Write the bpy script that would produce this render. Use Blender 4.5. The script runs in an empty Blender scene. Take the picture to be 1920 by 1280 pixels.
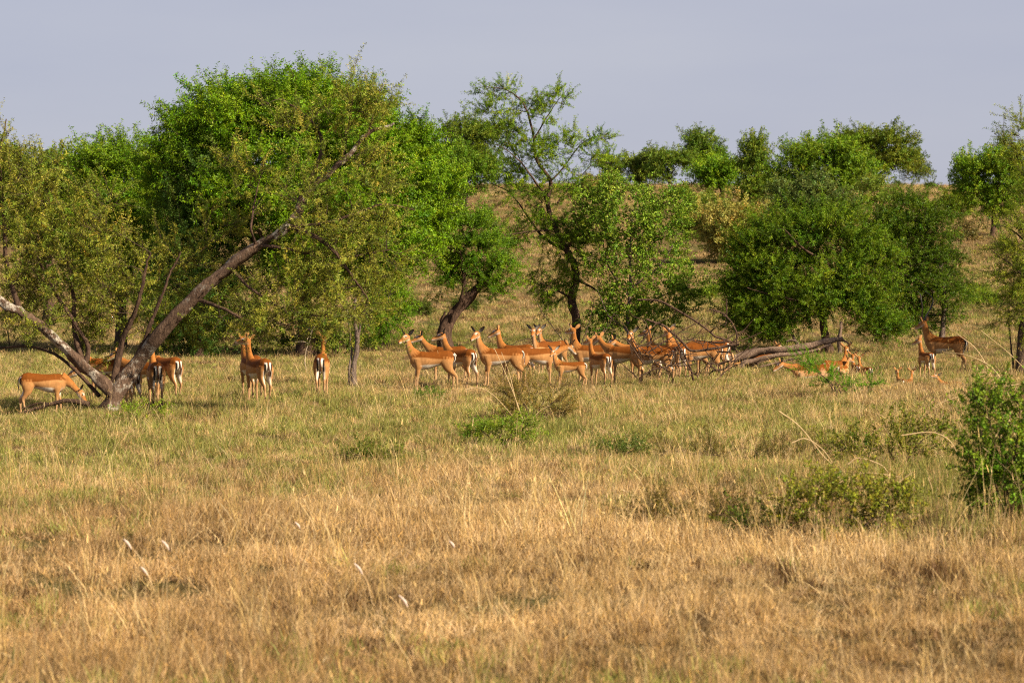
import bpy, math, random
import numpy as np
from mathutils import Vector, Matrix, kdtree

rng = np.random.default_rng(11)
random.seed(5)
S = bpy.context.scene
COL = S.collection
R = math.radians

# ------------------------------------------------------------------ camera, sky, sun, exposure
F, CAMZ, HORIZON = 5333.33, 2.5, 509.0          # focal length and horizon in pixels of the 1920 px photograph
PITCH = math.atan((640 - HORIZON) / F)
cd = bpy.data.cameras.new('camera'); cam = bpy.data.objects.new('camera', cd); COL.objects.link(cam)
cam.location = (0, 0, CAMZ); cam.rotation_euler = (math.pi / 2 - PITCH, 0, 0)
cd.sensor_width = 36; cd.lens = 100; cd.clip_start = .5; cd.clip_end = 9000
cd.dof.use_dof = True; cd.dof.focus_distance = 68; cd.dof.aperture_fstop = 4.3
S.camera = cam

SUN_EL, SUN_AZ = R(36), R(124)                   # azimuth clockwise from +Y (the view direction): behind the camera, to the right
w = bpy.data.worlds.new('World'); S.world = w; w.use_nodes = True
nt = w.node_tree; bg = nt.nodes['Background']
sk = nt.nodes.new('ShaderNodeTexSky'); sk.sky_type = 'NISHITA'; sk.sun_disc = False
sk.sun_elevation = SUN_EL; sk.sun_rotation = SUN_AZ
sk.air_density = 1.0; sk.dust_density = 2.2; sk.ozone_density = 1.5; sk.altitude = 1400
# a thin even veil of high cloud greys the clear sky, all round
mx = nt.nodes.new('ShaderNodeMix'); mx.data_type = 'RGBA'; mx.inputs['Factor'].default_value = .78
tc = nt.nodes.new('ShaderNodeTexCoord'); mp = nt.nodes.new('ShaderNodeMapping'); mp.inputs['Scale'].default_value = (1, 1, 5)
nz = nt.nodes.new('ShaderNodeTexNoise'); nz.inputs['Scale'].default_value = 3.5; nz.inputs['Detail'].default_value = 5
cr = nt.nodes.new('ShaderNodeValToRGB')
cr.color_ramp.elements[0].position = .3; cr.color_ramp.elements[0].color = (4.5, 4.6, 5.85, 1)
cr.color_ramp.elements[1].position = .75; cr.color_ramp.elements[1].color = (5.45, 5.45, 6.3, 1)
nt.links.new(tc.outputs['Generated'], mp.inputs['Vector']); nt.links.new(mp.outputs[0], nz.inputs['Vector'])
nt.links.new(nz.outputs['Fac'], cr.inputs['Fac'])
# the veil is thick towards the horizon and thins overhead, as haze does
sx = nt.nodes.new('ShaderNodeSeparateXYZ'); mr = nt.nodes.new('ShaderNodeMapRange'); mr.interpolation_type = 'SMOOTHSTEP'
mr.inputs['From Min'].default_value = .05; mr.inputs['From Max'].default_value = .9; mr.inputs['To Min'].default_value = .84; mr.inputs['To Max'].default_value = .34
nt.links.new(tc.outputs['Generated'], sx.inputs[0]); nt.links.new(sx.outputs['Z'], mr.inputs['Value']); nt.links.new(mr.outputs[0], mx.inputs['Factor'])
nt.links.new(sk.outputs[0], mx.inputs['A']); nt.links.new(cr.outputs[0], mx.inputs['B'])
nt.links.new(mx.outputs['Result'], bg.inputs['Color']); bg.inputs['Strength'].default_value = .05

sd = bpy.data.lights.new('sun', 'SUN'); sun = bpy.data.objects.new('sun', sd); COL.objects.link(sun)
sd.energy = 5.0; sd.angle = R(.55); sd.color = (1, .87, .69)
sdir = Vector((math.sin(SUN_AZ) * math.cos(SUN_EL), math.cos(SUN_AZ) * math.cos(SUN_EL), math.sin(SUN_EL)))
sun.rotation_euler = sdir.to_track_quat('Z', 'Y').to_euler(); sun.location = (30, -30, 60)

vs = S.view_settings; vs.view_transform = 'Standard'; vs.look = 'None'; vs.exposure = 1.0; vs.gamma = 1; vs.use_curve_mapping = False
S.cycles.filter_width = 1.15; S.cycles.max_bounces = 6; S.cycles.diffuse_bounces = 2; S.cycles.transmission_bounces = 4; S.cycles.transparent_max_bounces = 4
S.cycles.glossy_bounces = 2; S.cycles.caustics_reflective = False; S.cycles.caustics_refractive = False
S.cycles.use_adaptive_sampling = False; S.cycles.use_denoising = False

# ------------------------------------------------------------------ terrain and rays
def vnoise(x, y, s, seed):
    """smooth value noise, -1..1, feature size s metres"""
    x = np.asarray(x, float) / s + seed * 17.31; y = np.asarray(y, float) / s + seed * 5.77
    xi = np.floor(x).astype(np.int64); yi = np.floor(y).astype(np.int64); fx = x - xi; fy = y - yi
    fx = fx * fx * (3 - 2 * fx); fy = fy * fy * (3 - 2 * fy)
    def h(i, j):
        n = (i * 374761393 + j * 668265263 + seed * 69069) & 0x7fffffff
        n = ((n ^ (n >> 13)) * 1274126177) & 0x7fffffff
        return ((n ^ (n >> 16)) & 0xffff) / 32767.5 - 1
    return (h(xi, yi) * (1 - fx) + h(xi + 1, yi) * fx) * (1 - fy) + (h(xi, yi + 1) * (1 - fx) + h(xi + 1, yi + 1) * fx) * fy

_ky = np.arange(-100, 9000, 1.0)
_kz = np.interp(_ky, [-100, 74, 95, 125, 165, 220, 290, 335, 500, 900, 9000], [0, 0, .28, 1.35, 3.6, 7.35, 11.35, 12.0, 9, 2, -10])
_kp = np.pad(_kz, 10, mode='edge'); _kz = np.convolve(_kp, np.ones(21) / 21, 'valid')
def ground_z(x, y):
    x = np.asarray(x, float); y = np.asarray(y, float)
    far = np.clip((y - 80) / 80, 0, 1)
    return (np.interp(y, _ky, _kz) + .05 * vnoise(x, y, 2.3, 1) + .07 * vnoise(x, y, 6, 2)
            + far * .32 * vnoise(x, y, 28, 3) + far * .12 * vnoise(x, y, 9, 4))
_cp, _sp = math.cos(PITCH), math.sin(PITCH)
def ray(px, py):
    u, v = (px - 960) / F, (640 - py) / F
    return Vector((u, _cp + v * _sp, -_sp + v * _cp))
def P(px, py, Y):
    d = ray(px, py); t = Y / d.y
    return Vector((d.x * t, Y, CAMZ + d.z * t))
def G(px, py):
    d = ray(px, py)
    ts = np.concatenate([np.arange(10, 140, .05), np.arange(140, 420, .25)])
    h = CAMZ + d.z * ts - ground_z(d.x * ts, d.y * ts)
    k = int(np.argmax(h <= 0)); t = ts[k] if h[k] <= 0 else 330
    x, y = d.x * t, d.y * t
    return Vector((x, y, float(ground_z(x, y))))
def to_px(x, y, z):
    z = np.asarray(z) - CAMZ
    f = y * _cp - z * _sp; v = y * _sp + z * _cp
    return 960 + F * x / f, 640 - F * v / f

# ------------------------------------------------------------------ helpers
def prop(o, label=None, cat=None, group=None, kind=None):
    for k, v in (('label', label), ('category', cat), ('group', group), ('kind', kind)):
        if v: o[k] = v
    return o
def empty(name, loc, label=None, cat=None, group=None, rz=0):
    o = bpy.data.objects.new(name, None); COL.objects.link(o); o.location = loc; o.rotation_euler = (0, 0, rz)
    o.empty_display_size = .1
    return prop(o, label, cat, group)
def mesh(name, V, quads=(), tris=(), mats=(), mi=None, smooth=False, attrs=None):
    """numpy -> mesh; mi: material index per face (quads first); attrs: name -> (type, domain, array)"""
    V = np.asarray(V, np.float32).reshape(-1, 3)
    q = np.asarray(quads, np.int32).reshape(-1, 4); t = np.asarray(tris, np.int32).reshape(-1, 3)
    me = bpy.data.meshes.new(name)
    me.vertices.add(len(V)); me.vertices.foreach_set('co', V.ravel())
    nl = q.size + t.size
    if nl:
        me.loops.add(nl); me.loops.foreach_set('vertex_index', np.concatenate([q.ravel(), t.ravel()]))
        me.polygons.add(len(q) + len(t))
        me.polygons.foreach_set('loop_start', np.concatenate([np.arange(len(q)) * 4, q.size + np.arange(len(t)) * 3]).astype(np.int32))
        if smooth: me.polygons.foreach_set('use_smooth', np.ones(len(q) + len(t), bool))
        if mi is not None: me.polygons.foreach_set('material_index', np.asarray(mi, np.int32))
    for k, (ty, dom, arr) in (attrs or {}).items():
        a = me.attributes.new(k, ty, dom)
        a.data.foreach_set({'FLOAT': 'value', 'INT': 'value', 'FLOAT_VECTOR': 'vector', 'FLOAT_COLOR': 'color'}[ty], np.asarray(arr, np.int32 if ty == 'INT' else np.float32).ravel())
    for m in mats: me.materials.append(m)
    me.update(calc_edges=True)
    return me
def obj(name, me, parent=None, link=True):
    o = bpy.data.objects.new(name, me)
    if link: COL.objects.link(o)
    if parent: o.parent = parent
    return o

def tube(pts, rad, n=7, rough=0., gnarl=0.):
    """swept tube with optional bark relief; returns V, quads"""
    pts = np.asarray(pts, float); rad = np.asarray(rad, float); m = len(pts)
    T = np.gradient(pts, axis=0); T /= np.linalg.norm(T, axis=1, keepdims=True) + 1e-9
    ref = np.array([0, 1., 0]) if abs(T[0][1]) < .8 else np.array([1., 0, 0])
    A = np.zeros((m, 3)); a = ref
    for i in range(m):
        a = a - T[i] * (a @ T[i]); a /= np.linalg.norm(a) + 1e-9; A[i] = a
    B = np.cross(T, A)
    th = np.arange(n) * 2 * math.pi / n
    r = np.repeat(rad[:, None], n, 1)
    if rough: r = r * (1 + rough * rng.standard_normal((m, n)))
    if gnarl:
        ph = rng.uniform(0, 6.28, 3)
        s = np.arange(m)[:, None]
        r = r * (1 + gnarl * (np.sin(3 * th + ph[0] + s * .25) + .6 * np.sin(5 * th + ph[1] - s * .4) + .5 * np.sin(s * .9 + ph[2])))
    V = pts[:, None, :] + r[..., None] * (np.cos(th)[None, :, None] * A[:, None, :] + np.sin(th)[None, :, None] * B[:, None, :])
    i = np.arange(m - 1)[:, None] * n; j = np.arange(n)[None, :]; k = (j + 1) % n
    Q = np.stack([i + j, i + k, i + n + k, i + n + j], -1).reshape(-1, 4)
    return V.reshape(-1, 3), Q
def cat_tubes(ts):
    Vs, Qs, o = [], [], 0
    for V, Q in ts:
        Vs.append(V); Qs.append(Q + o); o += len(V)
    return np.concatenate(Vs), np.concatenate(Qs)
def resample(pts, n):
    """Catmull-Rom through pts, n points"""
    p = np.asarray(pts, float)
    if len(p) == 2: return p[0] + (p[1] - p[0]) * np.linspace(0, 1, n)[:, None]
    q = np.vstack([2 * p[0] - p[1], p, 2 * p[-1] - p[-2]])
    out = []
    for u in np.linspace(0, len(p) - 1, n):
        i = min(int(u), len(p) - 2); t = u - i
        a, b, c, d = q[i], q[i + 1], q[i + 2], q[i + 3]
        out.append(.5 * (2 * b + (c - a) * t + (2 * a - 5 * b + 4 * c - d) * t * t + (3 * b - a - 3 * c + d) * t ** 3))
    return np.array(out)

# ------------------------------------------------------------------ materials
def mat(name):
    m = bpy.data.materials.new(name); m.use_nodes = True
    t = m.node_tree; t.nodes.clear()
    out = t.nodes.new('ShaderNodeOutputMaterial')
    return m, t, out
def mixcol(t, a, b, fac, mode='MIX'):
    n = t.nodes.new('ShaderNodeMix'); n.data_type = 'RGBA'; n.blend_type = mode
    for s, v in (('A', a), ('B', b), ('Factor', fac)):
        i = n.inputs[s] if s == 'Factor' else n.inputs[s]
        if hasattr(v, 'links'): t.links.new(v, i)
        else: i.default_value = v if s == 'Factor' else (*v, 1)
    return n.outputs['Result']
def noise(t, scale, detail=4, rough=.6, coord=None, dist=0):
    n = t.nodes.new('ShaderNodeTexNoise'); n.inputs['Scale'].default_value = scale; n.inputs['Detail'].default_value = detail
    n.inputs['Roughness'].default_value = rough; n.inputs['Distortion'].default_value = dist
    if coord is not None: t.links.new(coord, n.inputs['Vector'])
    return n.outputs['Fac']
def ramp(t, fac, stops):
    n = t.nodes.new('ShaderNodeValToRGB'); t.links.new(fac, n.inputs['Fac'])
    e = n.color_ramp.elements
    while len(e) < len(stops): e.new(.5)
    for x, (p, c) in zip(e, stops):
        x.position = p; x.color = (*c, 1) if len(c) == 3 else c
    return n.outputs['Color']
def objcoord(t, scale=(1, 1, 1)):
    c = t.nodes.new('ShaderNodeTexCoord'); m = t.nodes.new('ShaderNodeMapping'); m.inputs['Scale'].default_value = scale
    t.links.new(c.outputs['Object'], m.inputs['Vector']); return m.outputs[0]

def foliage_mat(name, transl=.35, gloss=.06, rough=.5):
    """colour = instance colour 'gcol' x leaf variation 'lc'"""
    m, t, out = mat(name)
    a = t.nodes.new('ShaderNodeAttribute'); a.attribute_type = 'INSTANCER'; a.attribute_name = 'gcol'
    b = t.nodes.new('ShaderNodeAttribute'); b.attribute_name = 'lc'
    c = mixcol(t, a.outputs['Color'], b.outputs['Color'], 1., 'MULTIPLY')
    d = t.nodes.new('ShaderNodeBsdfDiffuse'); tr = t.nodes.new('ShaderNodeBsdfTranslucent')
    t.links.new(c, d.inputs['Color'])
    c2 = mixcol(t, c, (1.15, 1.1, .6), 1., 'MULTIPLY'); t.links.new(c2, tr.inputs['Color'])
    ms = t.nodes.new('ShaderNodeMixShader'); ms.inputs[0].default_value = transl
    t.links.new(d.outputs[0], ms.inputs[1]); t.links.new(tr.outputs[0], ms.inputs[2])
    if gloss:
        g = t.nodes.new('ShaderNodeBsdfGlossy'); g.inputs['Roughness'].default_value = rough; g.inputs['Color'].default_value = (.9, .9, .9, 1)
        m2 = t.nodes.new('ShaderNodeMixShader'); m2.inputs[0].default_value = gloss
        t.links.new(ms.outputs[0], m2.inputs[1]); t.links.new(g.outputs[0], m2.inputs[2]); ms = m2
    t.links.new(ms.outputs[0], out.inputs['Surface'])
    return m
M_LEAF = foliage_mat('leaf', .25, .012)
M_BLADE = foliage_mat('grass_blade', .2, .0)

def bark_mat(name, dark, mid, light, lichen=0., scale=9):
    m, t, out = mat(name)
    co = objcoord(t, (1, 1, .35))
    n1 = noise(t, scale * 2.2, 6, .7, co, .6); n2 = noise(t, scale * .35, 3, .6, co)
    c = ramp(t, n1, [(.28, dark), (.5, mid), (.72, light)])
    c = mixcol(t, c, mid, ramp(t, n2, [(.35, (0, 0, 0)), (.7, (.6, .6, .6))]))
    if lichen:
        n3 = noise(t, 5.5, 5, .75, objcoord(t)); n4 = noise(t, 1.1, 2, .5, objcoord(t))
        f = t.nodes.new('ShaderNodeMath'); f.operation = 'MULTIPLY'
        t.links.new(ramp(t, n3, [(.5, (0, 0, 0)), (.58, (1, 1, 1))]), f.inputs[0])
        t.links.new(ramp(t, n4, [(.45, (0, 0, 0)), (.55, (lichen,) * 3)]), f.inputs[1])
        c = mixcol(t, c, (.50, .45, .36), f.outputs[0])
    b = t.nodes.new('ShaderNodeBsdfPrincipled'); b.inputs['Roughness'].default_value = .95; b.inputs['Specular IOR Level'].default_value = .15
    t.links.new(c, b.inputs['Base Color'])
    bp = t.nodes.new('ShaderNodeBump'); bp.inputs['Strength'].default_value = 1; bp.inputs['Distance'].default_value = .05
    t.links.new(n1, bp.inputs['Height']); t.links.new(bp.outputs[0], b.inputs['Normal'])
    t.links.new(b.outputs[0], out.inputs['Surface'])
    return m
M_BARK = bark_mat('dark_acacia_bark', (.025, .017, .012), (.085, .050, .032), (.19, .115, .07))
M_BARKL = bark_mat('lichened_bark', (.032, .02, .013), (.12, .073, .047), (.25, .165, .105), .75)
M_BARKG = bark_mat('grey_bark', (.06, .045, .035), (.17, .12, .09), (.32, .25, .19))
M_DEAD = bark_mat('weathered_wood', (.05, .032, .022), (.20, .13, .086), (.40, .29, .20), 0, 14)
M_TWIG = bark_mat('twig_bark', (.03, .02, .014), (.075, .048, .032), (.15, .10, .065))
M_PALE = bark_mat('bleached_wood', (.35, .26, .17), (.55, .43, .30), (.7, .58, .44), 0, 14)
M_BROKEN = bark_mat('torn_heartwood', (.40, .20, .08), (.6, .34, .15), (.75, .5, .27), 0, 14)

m, t, out = mat('soil_and_litter'); M_GROUND = m
g = t.nodes.new('ShaderNodeNewGeometry')
n1 = noise(t, 9, 8, .75, g.outputs['Position']); n2 = noise(t, .22, 5, .65, g.outputs['Position'])
c1 = ramp(t, n1, [(.3, (.045, .028, .014)), (.5, (.13, .082, .038)), (.72, (.32, .21, .10))])
c2 = ramp(t, n1, [(.3, (.035, .034, .012)), (.5, (.10, .095, .032)), (.72, (.24, .20, .075))])
c = mixcol(t, c1, c2, ramp(t, n2, [(.42, (0, 0, 0)), (.62, (1, 1, 1))]))
b = t.nodes.new('ShaderNodeBsdfDiffuse'); t.links.new(c, b.inputs['Color'])
bp = t.nodes.new('ShaderNodeBump'); bp.inputs['Strength'].default_value = 1; bp.inputs['Distance'].default_value = .08
t.links.new(n1, bp.inputs['Height']); t.links.new(bp.outputs[0], b.inputs['Normal']); t.links.new(b.outputs[0], out.inputs['Surface'])

# ------------------------------------------------------------------ instancing through geometry nodes (uncountable leaves and grass)
def library(name, meshes):
    c = bpy.data.collections.new(name)
    for i, me in enumerate(meshes):
        o = bpy.data.objects.new('%s_%02d' % (name, i), me); c.objects.link(o)
    ng = bpy.data.node_groups.new('scatter_' + name, 'GeometryNodeTree')
    ng.interface.new_socket('Geometry', in_out='INPUT', socket_type='NodeSocketGeometry')
    ng.interface.new_socket('Geometry', in_out='OUTPUT', socket_type='NodeSocketGeometry')
    N = ng.nodes; L = ng.links
    gi, go = N.new('NodeGroupInput'), N.new('NodeGroupOutput')
    ci = N.new('GeometryNodeCollectionInfo'); ci.inputs['Collection'].default_value = c
    ci.inputs['Separate Children'].default_value = True; ci.inputs['Reset Children'].default_value = True
    ip = N.new('GeometryNodeInstanceOnPoints'); ip.inputs['Pick Instance'].default_value = True
    def na(nm, ty):
        n = N.new('GeometryNodeInputNamedAttribute'); n.data_type = ty; n.inputs['Name'].default_value = nm
        return n.outputs['Attribute']
    L.new(gi.outputs[0], ip.inputs['Points']); L.new(ci.outputs[0], ip.inputs['Instance'])
    L.new(na('idx', 'INT'), ip.inputs['Instance Index'])
    e = N.new('FunctionNodeEulerToRotation'); L.new(na('rot', 'FLOAT_VECTOR'), e.inputs[0]); L.new(e.outputs[0], ip.inputs['Rotation'])
    L.new(na('scl', 'FLOAT_VECTOR'), ip.inputs['Scale'])
    L.new(ip.outputs[0], go.inputs[0])
    return (ng, len(meshes))
def scatter(name, lib, pos, rot, scl, col, idx=None, parent=None):
    n = len(pos)
    if idx is None: idx = rng.integers(0, lib[1], n)
    scl = np.asarray(scl, float)
    if scl.ndim == 1: scl = np.repeat(scl[:, None], 3, 1)
    col = np.concatenate([np.clip(col, .002, .9), np.ones((n, 1))], 1)
    me = mesh(name, pos, attrs={'rot': ('FLOAT_VECTOR', 'POINT', rot), 'scl': ('FLOAT_VECTOR', 'POINT', scl),
                                'idx': ('INT', 'POINT', idx), 'gcol': ('FLOAT_COLOR', 'POINT', col)})
    o = obj(name, me, parent)
    md = o.modifiers.new('scatter', 'NODES'); md.node_group = lib[0]
    return o
def z_to_dir(d):
    """euler XYZ that turns +Z to d, with random roll (array)"""
    d = d / (np.linalg.norm(d, axis=1, keepdims=True) + 1e-9)
    th = np.arccos(np.clip(d[:, 2], -1, 1)); ph = np.arctan2(d[:, 1], d[:, 0])
    roll = rng.uniform(0, 2 * math.pi, len(d))
    out = np.zeros_like(d)
    for i in range(len(d)):
        e = (Matrix.Rotation(ph[i], 3, 'Z') @ Matrix.Rotation(th[i], 3, 'Y') @ Matrix.Rotation(roll[i], 3, 'Z')).to_euler()
        out[i] = e
    return out

# leaf sprays: +Z is the twig
def spray_mesh(name, L, nleaf, ll, lw, seed, droop=.2, thorns=0, broad=False, spread=.9):
    r = np.random.default_rng(seed); V, Q, T, mi_q, lc = [], [], [], [], []
    def addv(vs, c):
        i = len(V); V.extend(vs); lc.extend([c] * len(vs)); return i
    bend = r.normal(0, .12, 2)
    def at(s): return np.array([bend[0] * s * s * L * 2, bend[1] * s * s * L * 2, s * L])
    # twig: three-sided sliver
    for k in range(3):
        a = k / 3; b = (k + 1) / 3; ra = .0035 * (1 - .7 * a); rb = .0035 * (1 - .7 * b)
        pa, pb = at(a), at(b)
        i = addv([pa + np.array([ra, 0, 0]), pa - np.array([ra, 0, 0]), pb - np.array([rb, 0, 0]), pb + np.array([rb, 0, 0])], (.75, .5, .42, 1))
        Q.append((i, i + 1, i + 2, i + 3)); mi_q.append(1)
    for k in range(nleaf):
        s = r.uniform(.05, 1.05); p = at(min(s, 1)); a = r.uniform(0, 6.283)
        el = r.uniform(-.1, 1.0) * spread
        d = np.array([math.cos(a) * math.cos(el), math.sin(a) * math.cos(el), math.sin(el)]); d[2] -= droop * r.uniform(0, 1)
        d /= np.linalg.norm(d)
        n = r.normal(0, 1, 3); n[2] += .6; side = np.cross(d, n); side /= np.linalg.norm(side) + 1e-9
        l = ll * r.uniform(.6, 1.25); wd = lw * r.uniform(.7, 1.2); v = r.uniform(.6, 1.3); h = r.uniform(-.12, .12)
        c = (v * (1 + h), v, v * (1 - .5 * h), 1)
        st = p + d * r.uniform(0, .25) * l * (2 if broad else 1)
        if broad:
            up = np.cross(side, d) * wd * .15
            i = addv([st, st + d * l * .35 + side * wd * .5 + up, st + d * l * .8 + side * wd * .38, st + d * l, st + d * l * .8 - side * wd * .38, st + d * l * .35 - side * wd * .5 + up], c)
            Q += [(i, i + 1, i + 2, i + 3), (i, i + 3, i + 4, i + 5)]; mi_q += [0, 0]
        else:
            i = addv([st, st + d * l * .5 + side * wd * .5, st + d * l, st + d * l * .5 - side * wd * .5], c)
            Q.append((i, i + 1, i + 2, i + 3)); mi_q.append(0)
    for k in range(thorns):
        p = at(r.uniform(.1, 1)); d = r.normal(0, 1, 3); d /= np.linalg.norm(d); side = np.cross(d, r.normal(0, 1, 3)); side /= np.linalg.norm(side)
        l = r.uniform(.04, .075)
        i = addv([p + side * .003, p - side * .003, p + d * l - side * .001, p + d * l + side * .001], (2.4, 2.1, 4.2, 1))
        Q.append((i, i + 1, i + 2, i + 3)); mi_q.append(0)
    return mesh(name, V, Q, (), (M_LEAF, M_TWIG), mi_q, attrs={'lc': ('FLOAT_COLOR', 'POINT', lc)})
LIB_THORN = library('thorn_acacia_spray', [spray_mesh('thorn_acacia_spray', .32, 46, .048, .013, 100 + i, .25, 5) for i in range(5)])
LIB_FINE = library('feather_spray', [spray_mesh('feather_spray', .34, 52, .062, .017, 200 + i, .1, 0) for i in range(5)])
LIB_BROAD = library('round_leaf_spray', [spray_mesh('round_leaf_spray', .30, 20, .05, .042, 300 + i, .3, 0, True) for i in range(5)])
LIB_CLUMP = library('distant_spray', [spray_mesh('distant_spray', .34, 34, .085, .03, 400 + i, .1, 0) for i in range(4)])
# ------------------------------------------------------------------ ground sheet, far plain beyond the ridge included
ys = np.concatenate([np.arange(4, 90, .5), np.arange(90, 340, 2.), np.geomspace(340, 8500, 40)])
tx = np.linspace(-1, 1, 161); tx = .55 * tx + .45 * tx ** 3
Xg = tx[None, :] * (ys[:, None] * .45 + 40); Yg = np.repeat(ys[:, None], len(tx), 1); Zg = ground_z(Xg, Yg)
n, k = Xg.shape
i = np.arange(n - 1)[:, None] * k; j = np.arange(k - 1)[None, :]
Q = np.stack([i + j, i + j + 1, i + k + j + 1, i + k + j], -1).reshape(-1, 4)
gr = obj('ground', mesh('ground', np.stack([Xg, Yg, Zg], -1).reshape(-1, 3), Q, mats=(M_GROUND,), smooth=True)); gr['kind'] = 'structure'

# ------------------------------------------------------------------ tree and shrub builder
DENSITY = {'shoot': .72, 'puff': .95, 'loose': 2.4}
SPACE_MUL = .75
VIVID = np.array([1.95, 1.75, .6])
def build_plant(name, label, cat, base, limbs, clumps, lib=None, c1=(.08, .12, .02), c2=(.12, .16, .03), sc=1., space=.16,
                bark=M_BARK, group=None, dead=False, start=.3, seed=0, twig=1., up=.35, seg=9, gnarl=.06, jit=.06, rdepth=.9, shell=.35, dens=1., leafname='crown', trunkname='', mode=None, puff=.30, flat=.42, nsp=15, shl=.75, crad=1., rag=.18, spike=.5):
    """limbs: [(photo-pixel polyline with depth offset in metres), r0, r1] on the plane at the base's distance;
    clumps: (cx, cy, rx, ry, number of twigs[, depth offset[, depth radius]]) of the crown in the same plane"""
    r = np.random.default_rng(seed + 1000)
    mode = mode or {id(LIB_THORN): 'shoot', id(LIB_BROAD): 'loose'}.get(id(lib), 'puff')
    b = G(*base); Y = b.y; B = np.array(b)
    root = empty(name, b, label, cat, group)
    W = lambda q: np.array(P(q[0], q[1], Y + (q[2] if len(q) > 2 else 0))) - B
    if limbs is None:                                           # short stems from the base into each clump
        limbs = []
        hgt = max(c[1] for c in clumps)
        for c in clumps:
            q0 = (base[0] + (c[0] - base[0]) * .12, base[1] + 4, 0)
            q1 = (base[0] + (c[0] - base[0]) * .45, base[1] + (c[1] - base[1]) * .55, (c[5] if len(c) > 5 else 0) * .5)
            rr = .015 * math.sqrt(c[4] / 20 + .5) * (Y / 60) ** .5
            limbs.append(([q0, q1, (c[0], c[1], c[5] if len(c) > 5 else 0)], rr, rr * .35))
    tubes, nodes, rads = [], [], []
    for pl, r0, r1 in limbs:
        w_ = np.array([W(q) for q in pl])
        L = np.linalg.norm(np.diff(w_, axis=0), axis=1).sum()
        m_ = max(6, min(40, int(L / max(r0 * .8, .05))))
        c = resample(w_, m_)
        if len(pl) > 2 or dead:
            u_ = np.linspace(0, 1, m_)[:, None]; wv = sum(np.sin(u_ * f_ * r.uniform(.8, 1.2) + r.uniform(0, 6.3, 3)) / f_ for f_ in (7, 15, 27))
            c = c + wv * min(.10, .045 * L) * (1.6 if dead and r0 < .06 else 1) * np.minimum(1, u_ * 6)
        if r0 > .03: c = c + r.normal(0, r0 * .10, c.shape) * np.linspace(0, 1, m_)[:, None]
        rad = r0 + (r1 - r0) * np.linspace(0, 1, m_) ** .85
        if abs(w_[0][2]) < .25 and r0 > .06: rad[:max(2, m_ // 8)] *= np.linspace(1.35, 1, max(2, m_ // 8)); c[0, 2] -= .15
        tubes.append(tube(c, rad, seg if r0 > .03 else 6, .04 if r0 > .04 else 0, gnarl if r0 > .04 else 0))
        s0 = int(m_ * (.35 if r0 > .08 else .1))
        nodes += list(c[s0:]); rads += list(rad[s0:])
    A = []
    for c in clumps:
        cx, cy, rx, ry, n_ = c[:5]; rx *= crad; ry *= crad; n_ = int(n_ * (DENSITY[mode] * dens if lib else 1)); dy = c[5] if len(c) > 5 else 0
        cen = W((cx, cy, dy)); sx, sz = rx / F * Y, ry / F * Y; sy = c[6] if len(c) > 6 else rdepth * sx
        d = r.normal(0, 1, (n_, 3)); d /= np.linalg.norm(d, axis=1, keepdims=True)
        rr = (shell + (1 - shell) * r.random((n_, 1)) ** .6) * (1 + rag * r.normal(0, 1, (n_, 1)))
        p = cen + d * rr * np.array([sx, sy, sz])
        if lib:                                                  # leaf masses gather in clumps with gaps between them
            f_ = 5.2 / (.45 * max(sc, .6)); q = (p + seed * 3.7) * f_ * .5
            v_ = np.sin(q[:, 0] + .7 * np.sin(q[:, 2] * 1.3)) + np.sin(q[:, 1] * 1.1 + 1.3 * np.sin(q[:, 0] * .6)) * .7 + 1.3 * np.sin(q[:, 2] * 1.9 + .8 * np.sin(q[:, 0] * .8 + 1))
            p = p[v_ + r.normal(0, .5, len(p)) > -.75 + .15]
        A.append(p)
    A = np.concatenate(A) if A else np.zeros((0, 3))
    A[:, 2] = np.maximum(A[:, 2], .06)
    nodes = np.array(nodes); rads = np.array(rads)
    d0 = np.array([np.min(np.linalg.norm(nodes - a, axis=1)) for a in A]) if len(A) else np.zeros(0)
    NB = np.zeros((len(nodes) + 4 * len(A), 3)); NR = np.zeros(len(NB)); NB[:len(nodes)] = nodes; NR[:len(nodes)] = rads; cnt = len(nodes)
    tw, SP, SD, SC = [], [], [], []
    tt = np.linspace(0, 1, 6)[:, None]
    cenall = A.mean(0) if len(A) else None
    space *= SPACE_MUL if lib else 1
    for k_ in np.argsort(d0):
        a = A[k_]
        dv = a - NB[:cnt]; dist = np.linalg.norm(dv, axis=1)
        cost = dist + .35 * np.maximum(0, -dv[:, 2]) + .25 * dist * (NR[:cnt] < .006)
        i = int(np.argmin(cost)); n0 = NB[i]; L = dist[i]
        if L < .03: continue
        ctrl = n0 + (a - n0) * .5 + np.array([0, 0, up * .4 * L]) + r.normal(0, .13, 3) * L
        path = (1 - tt) ** 2 * n0 + 2 * tt * (1 - tt) * ctrl + tt ** 2 * a
        r0 = min(NR[i] * .75, (.005 + .011 * L) * twig); r1 = min(r0 * .6, .0035 * twig)
        rad = np.linspace(r0, r1, 6)
        tw.append(tube(path, rad, 4))
        NB[cnt:cnt + 4] = path[2:]; NR[cnt:cnt + 4] = rad[2:]; cnt += 4
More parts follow.
